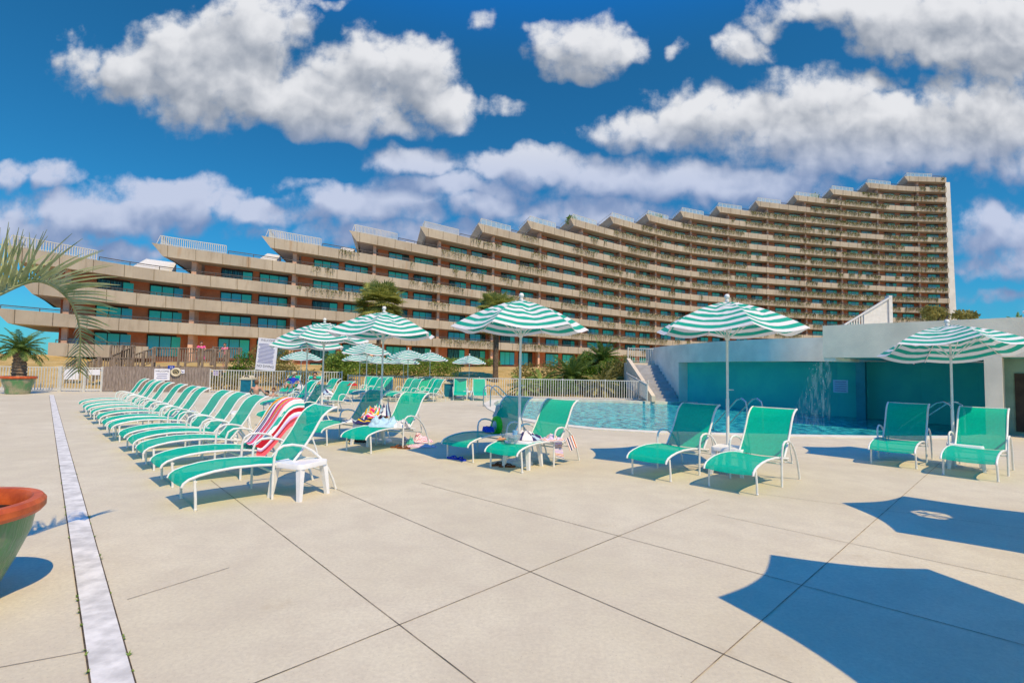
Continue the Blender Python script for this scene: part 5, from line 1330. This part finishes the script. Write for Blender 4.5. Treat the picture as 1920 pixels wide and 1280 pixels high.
# ------------------------------------------------------------------ people
def limb(mb, a, b, ra, rb):
    a = V(a); b = V(b); mb.tube([a, a.lerp(b, .35), b], [ra, ra*.96, rb], 12); mb.ball(a, ra, 12); mb.ball(b, rb, 12)
def person(label, p, rz, J, top, bottom, hair, hat=None, vox=.014, dress=False, longhair=False):
    """J: joint positions (pelvis, chest, neck, head, shoulders, elbows, hands, hips, knees, feet)"""
    t = thing('person', label, 'person', p, rz); mb = MB()
    pel, ch, nk, hd = [V(J[k]) for k in ('pel', 'ch', 'nk', 'hd')]
    mb.tube([pel, pel.lerp(ch, .5), ch, ch.lerp(nk, .75)], [.125, .115, .145, .09], 14); mb.ball(pel, .125); mb.ball(ch, .14)
    limb(mb, ch.lerp(nk, .8), nk, .06, .05); limb(mb, nk, hd, .05, .05)
    mb.ball(hd, .10, 16, (.86, .95, 1.12))
    f = V(J.get('face', (0, -1, 0))).normalized(); mb.ball(hd+f*.095+V((0, 0, -.015)), .02, 8); s_ = f.cross(V((0, 0, 1))).normalized()
    for s in (-1, 1): mb.ball(hd+s_*s*.086, .022, 8, (.7, 1, 1.3))
    for s in ('l', 'r'):
        sh, el, ha = V(J['s'+s]), V(J['e'+s]), V(J['h'+s]); limb(mb, ch.lerp(sh, .6), sh, .07, .058); limb(mb, sh, el, .052, .040); limb(mb, el, ha, .040, .026)
        d = (ha-el).normalized(); w = d.cross(V((0, .3, 1))).normalized(); mb.ball(ha+d*.04, .036, 10, (1, 1, .8))
        for k, (o, l) in enumerate(((-.026, .065), (-.009, .08), (.009, .075), (.026, .06))): limb(mb, ha+d*.055+w*o, ha+d*(.06+l)+w*o*1.3+V((0, 0, -.012)), .0095, .0075)
        limb(mb, ha+d*.01+w*.03, ha+d*.05+w*.06, .011, .009)
        if 'p'+s in J:
            hp, kn, fo = V(J['p'+s]), V(J['k'+s]), V(J['f'+s]); limb(mb, hp, kn, .082, .055); limb(mb, kn, fo, .054, .034)
            ft_ = V(J.get('toe', (0, -1, 0))).normalized(); limb(mb, fo, fo+ft_*.17, .036, .026)
    o = mb.build('body', SKIN, t, True); md = o.modifiers.new('remesh', 'REMESH'); md.mode = 'VOXEL'; md.voxel_size = vox; md.use_smooth_shade = True
    if top:
        mb = MB(); mb.tube([pel, pel.lerp(ch, .5), ch, ch.lerp(nk, .6)], [.142, .132, .16, .11], 14); mb.ball(ch, .155); mb.ball(pel, .138)
        for s in ('l', 'r'): sh, el = V(J['s'+s]), V(J['e'+s]); limb(mb, ch.lerp(sh, .5), sh, .08, .07); limb(mb, sh, sh.lerp(el, J.get('sleeve', .6)), .064, .058)
        o = mb.build('shirt', top, t, True); md = o.modifiers.new('remesh', 'REMESH'); md.mode = 'VOXEL'; md.voxel_size = vox; md.use_smooth_shade = True
    if bottom and 'pl' in J:
        mb = MB(); mb.ball(pel, .15)
        if dress: mb.tube([pel+V((0, 0, .1)), pel, V((pel.x, pel.y, pel.z-.42))], [.14, .17, .25], 16)
        for s in ('l', 'r'): limb(mb, V(J['p'+s]), V(J['p'+s]).lerp(V(J['k'+s]), .75), .10, .085)
        o = mb.build('shorts' if not dress else 'skirt', bottom, t, True); md = o.modifiers.new('remesh', 'REMESH'); md.mode = 'VOXEL'; md.voxel_size = vox; md.use_smooth_shade = True
    mb = MB(); mb.ball(hd+V((0, 0, .03))-f*.022, .108, 14, (.92, 1.0, 1.05 if not longhair else 1.2))
    if longhair: mb.tube([hd-f*.05, hd-f*.09+V((0, 0, -.14)), hd-f*.08+V((0, 0, -.26))], [.09, .075, .03], 10)
    mb.build('hair', hair, t, True)
    for s in (-1, 1):
        e = MB(); e.ball(hd+f*.086+s_*s*.034+V((0, 0, .012)), .011, 8); e.build('eye', INK, t, True)
    e = MB(); e.ball(hd+f*.088+V((0, 0, -.048)), .017, 8, (1.3, 1, .35)); e.build('mouth', cmat('lip', (.35, .08, .07)), t, True)
    if hat:
        mb = MB(); mb.lathe([(0, .13), (.06, .125), (.1, .09), (.112, .05), (.115, .035)], hd, n=16); mb.tube([hd+f*.06+V((0, 0, .045)), hd+f*.19+V((0, 0, .03))], [.07, .06], 8); mb.build('cap', hat, t, True)
    return t
REC = dict(pel=(0, -.12, .50), ch=(0, .16, .78), nk=(0, .26, .97), hd=(0, .27, 1.11), face=(0, -1, .05), sl=(-.19, .24, .84), el=(-.36, .10, .78), hl=(-.16, .02, .98), sr=(.19, .24, .84), er=(.30, 0, .68), hr=(.12, -.2, .62),
           pl=(-.09, -.14, .48), kl=(-.12, -.55, .62), fl=(-.1, -.95, .44), pr=(.09, -.14, .48), kr=(.12, -.55, .55), fr=(.1, -1.0, .42), toe=(0, -.4, 1))
def on_lounger(L, label, J, *a, **k):
    q = (Matrix.Rotation(L.rotation_euler.z, 3, 'Z') @ V((1.02, 0, 0)))+L.location
    return person(label, (q.x, q.y, -.04), L.rotation_euler.z-math.pi/2, J, *a, **k)
on_lounger(PL1, 'person in a blue shirt and pale cap reclining by the fence with an elbow out', REC, cmat('blue_cotton', (.02, .05, .42)), cmat('olive_print', (.32, .30, .12)), HAIRB, hat=BEIGEP)
R2 = dict(REC); R2.update(hl=(-.25, -.15, .7), el=(-.33, .08, .66))
on_lounger(PL2, 'person in a dark top with dark hair reclining behind the parasol pole', R2, cmat('dark_cotton', (.02, .02, .03)), cmat('dark_cotton', (.02, .02, .03)), HAIRK)
q = AT(480, 735, 24.6); WTR = dict(pel=(0, 0, -.28), ch=(0, .02, .18), nk=(0, .03, .38), hd=(0, .05, .52), face=(.1, 1, 0), sl=(-.2, 0, .27), el=(-.36, .12, .02), hl=(-.3, .36, -.08), sr=(.2, 0, .27), er=(.36, .12, .02), hr=(.3, .36, -.08))
person('bare backed person with light brown hair sitting in the spa seen from behind', (q.x, 24.6, .12), 0, WTR, None, None, mat('light_brown_hair', (.20, .10, .05), .6), longhair=False)
W2 = dict(WTR); W2['face'] = (0, -1, 0)
q = AT(500, 735, 25.4); person('person with black hair low in the spa water', (q.x, 25.4, -.42), 0, W2, None, None, HAIRK)
q = AT(512, 732, 26.0); person('person with brown hair at the back edge of the spa', (q.x, 26.0, -.30), 0, W2, None, None, HAIRB)
STD = dict(pel=(0, 0, .92), ch=(0, -.02, 1.25), nk=(0, -.03, 1.44), hd=(0, -.06, 1.58), face=(.5, -1, -.1), sl=(-.18, -.02, 1.36), el=(-.30, -.16, 1.14), hl=(-.22, -.36, 1.06), sr=(.18, -.02, 1.36), er=(.30, -.16, 1.14), hr=(.2, -.36, 1.06),
           pl=(-.09, 0, .9), kl=(-.1, -.03, .48), fl=(-.1, 0, .07), pr=(.09, 0, .9), kr=(.1, -.03, .48), fr=(.1, .05, .07), toe=(0, -1, 0), sleeve=.35)
q = AT(376, 684, 35.2); zd = AT(320, 686, Y0).z
person('person in a pink dress leaning on the timber walkway rail, nearer of two', (q.x, 35.2, zd), R(20), STD, cmat('bright_pink_cotton', (.80, .10, .32)), cmat('bright_pink_cotton', (.80, .10, .32)), HAIRB, dress=True)
q = AT(421, 684, 36.0); person('person in a pink top further right on the timber walkway', (q.x, 36.0, zd-.05), R(-15), STD, cmat('coral_pink_cotton', (.75, .18, .30)), cmat('tan_cotton', (.5, .35, .25)), HAIRB)
# small red and white notice on the left balcony
q = AT(137, 650, 52.5); t = thing('balcony_notice', 'blue white and red notice standing behind the lowest left balcony rail', 'sign', q, 0)
mb = MB(); mb.box((0, 0, -.2), (1.0, .05, .85)); mb.build('red_panel', cmat('signal_red', (.65, .06, .01)), t); mb = MB(); mb.box((0, -.005, .55), (1.0, .05, .62)); mb.build('blue_panel', mat('pale_blue_panel', (.36, .62, .80)), t)
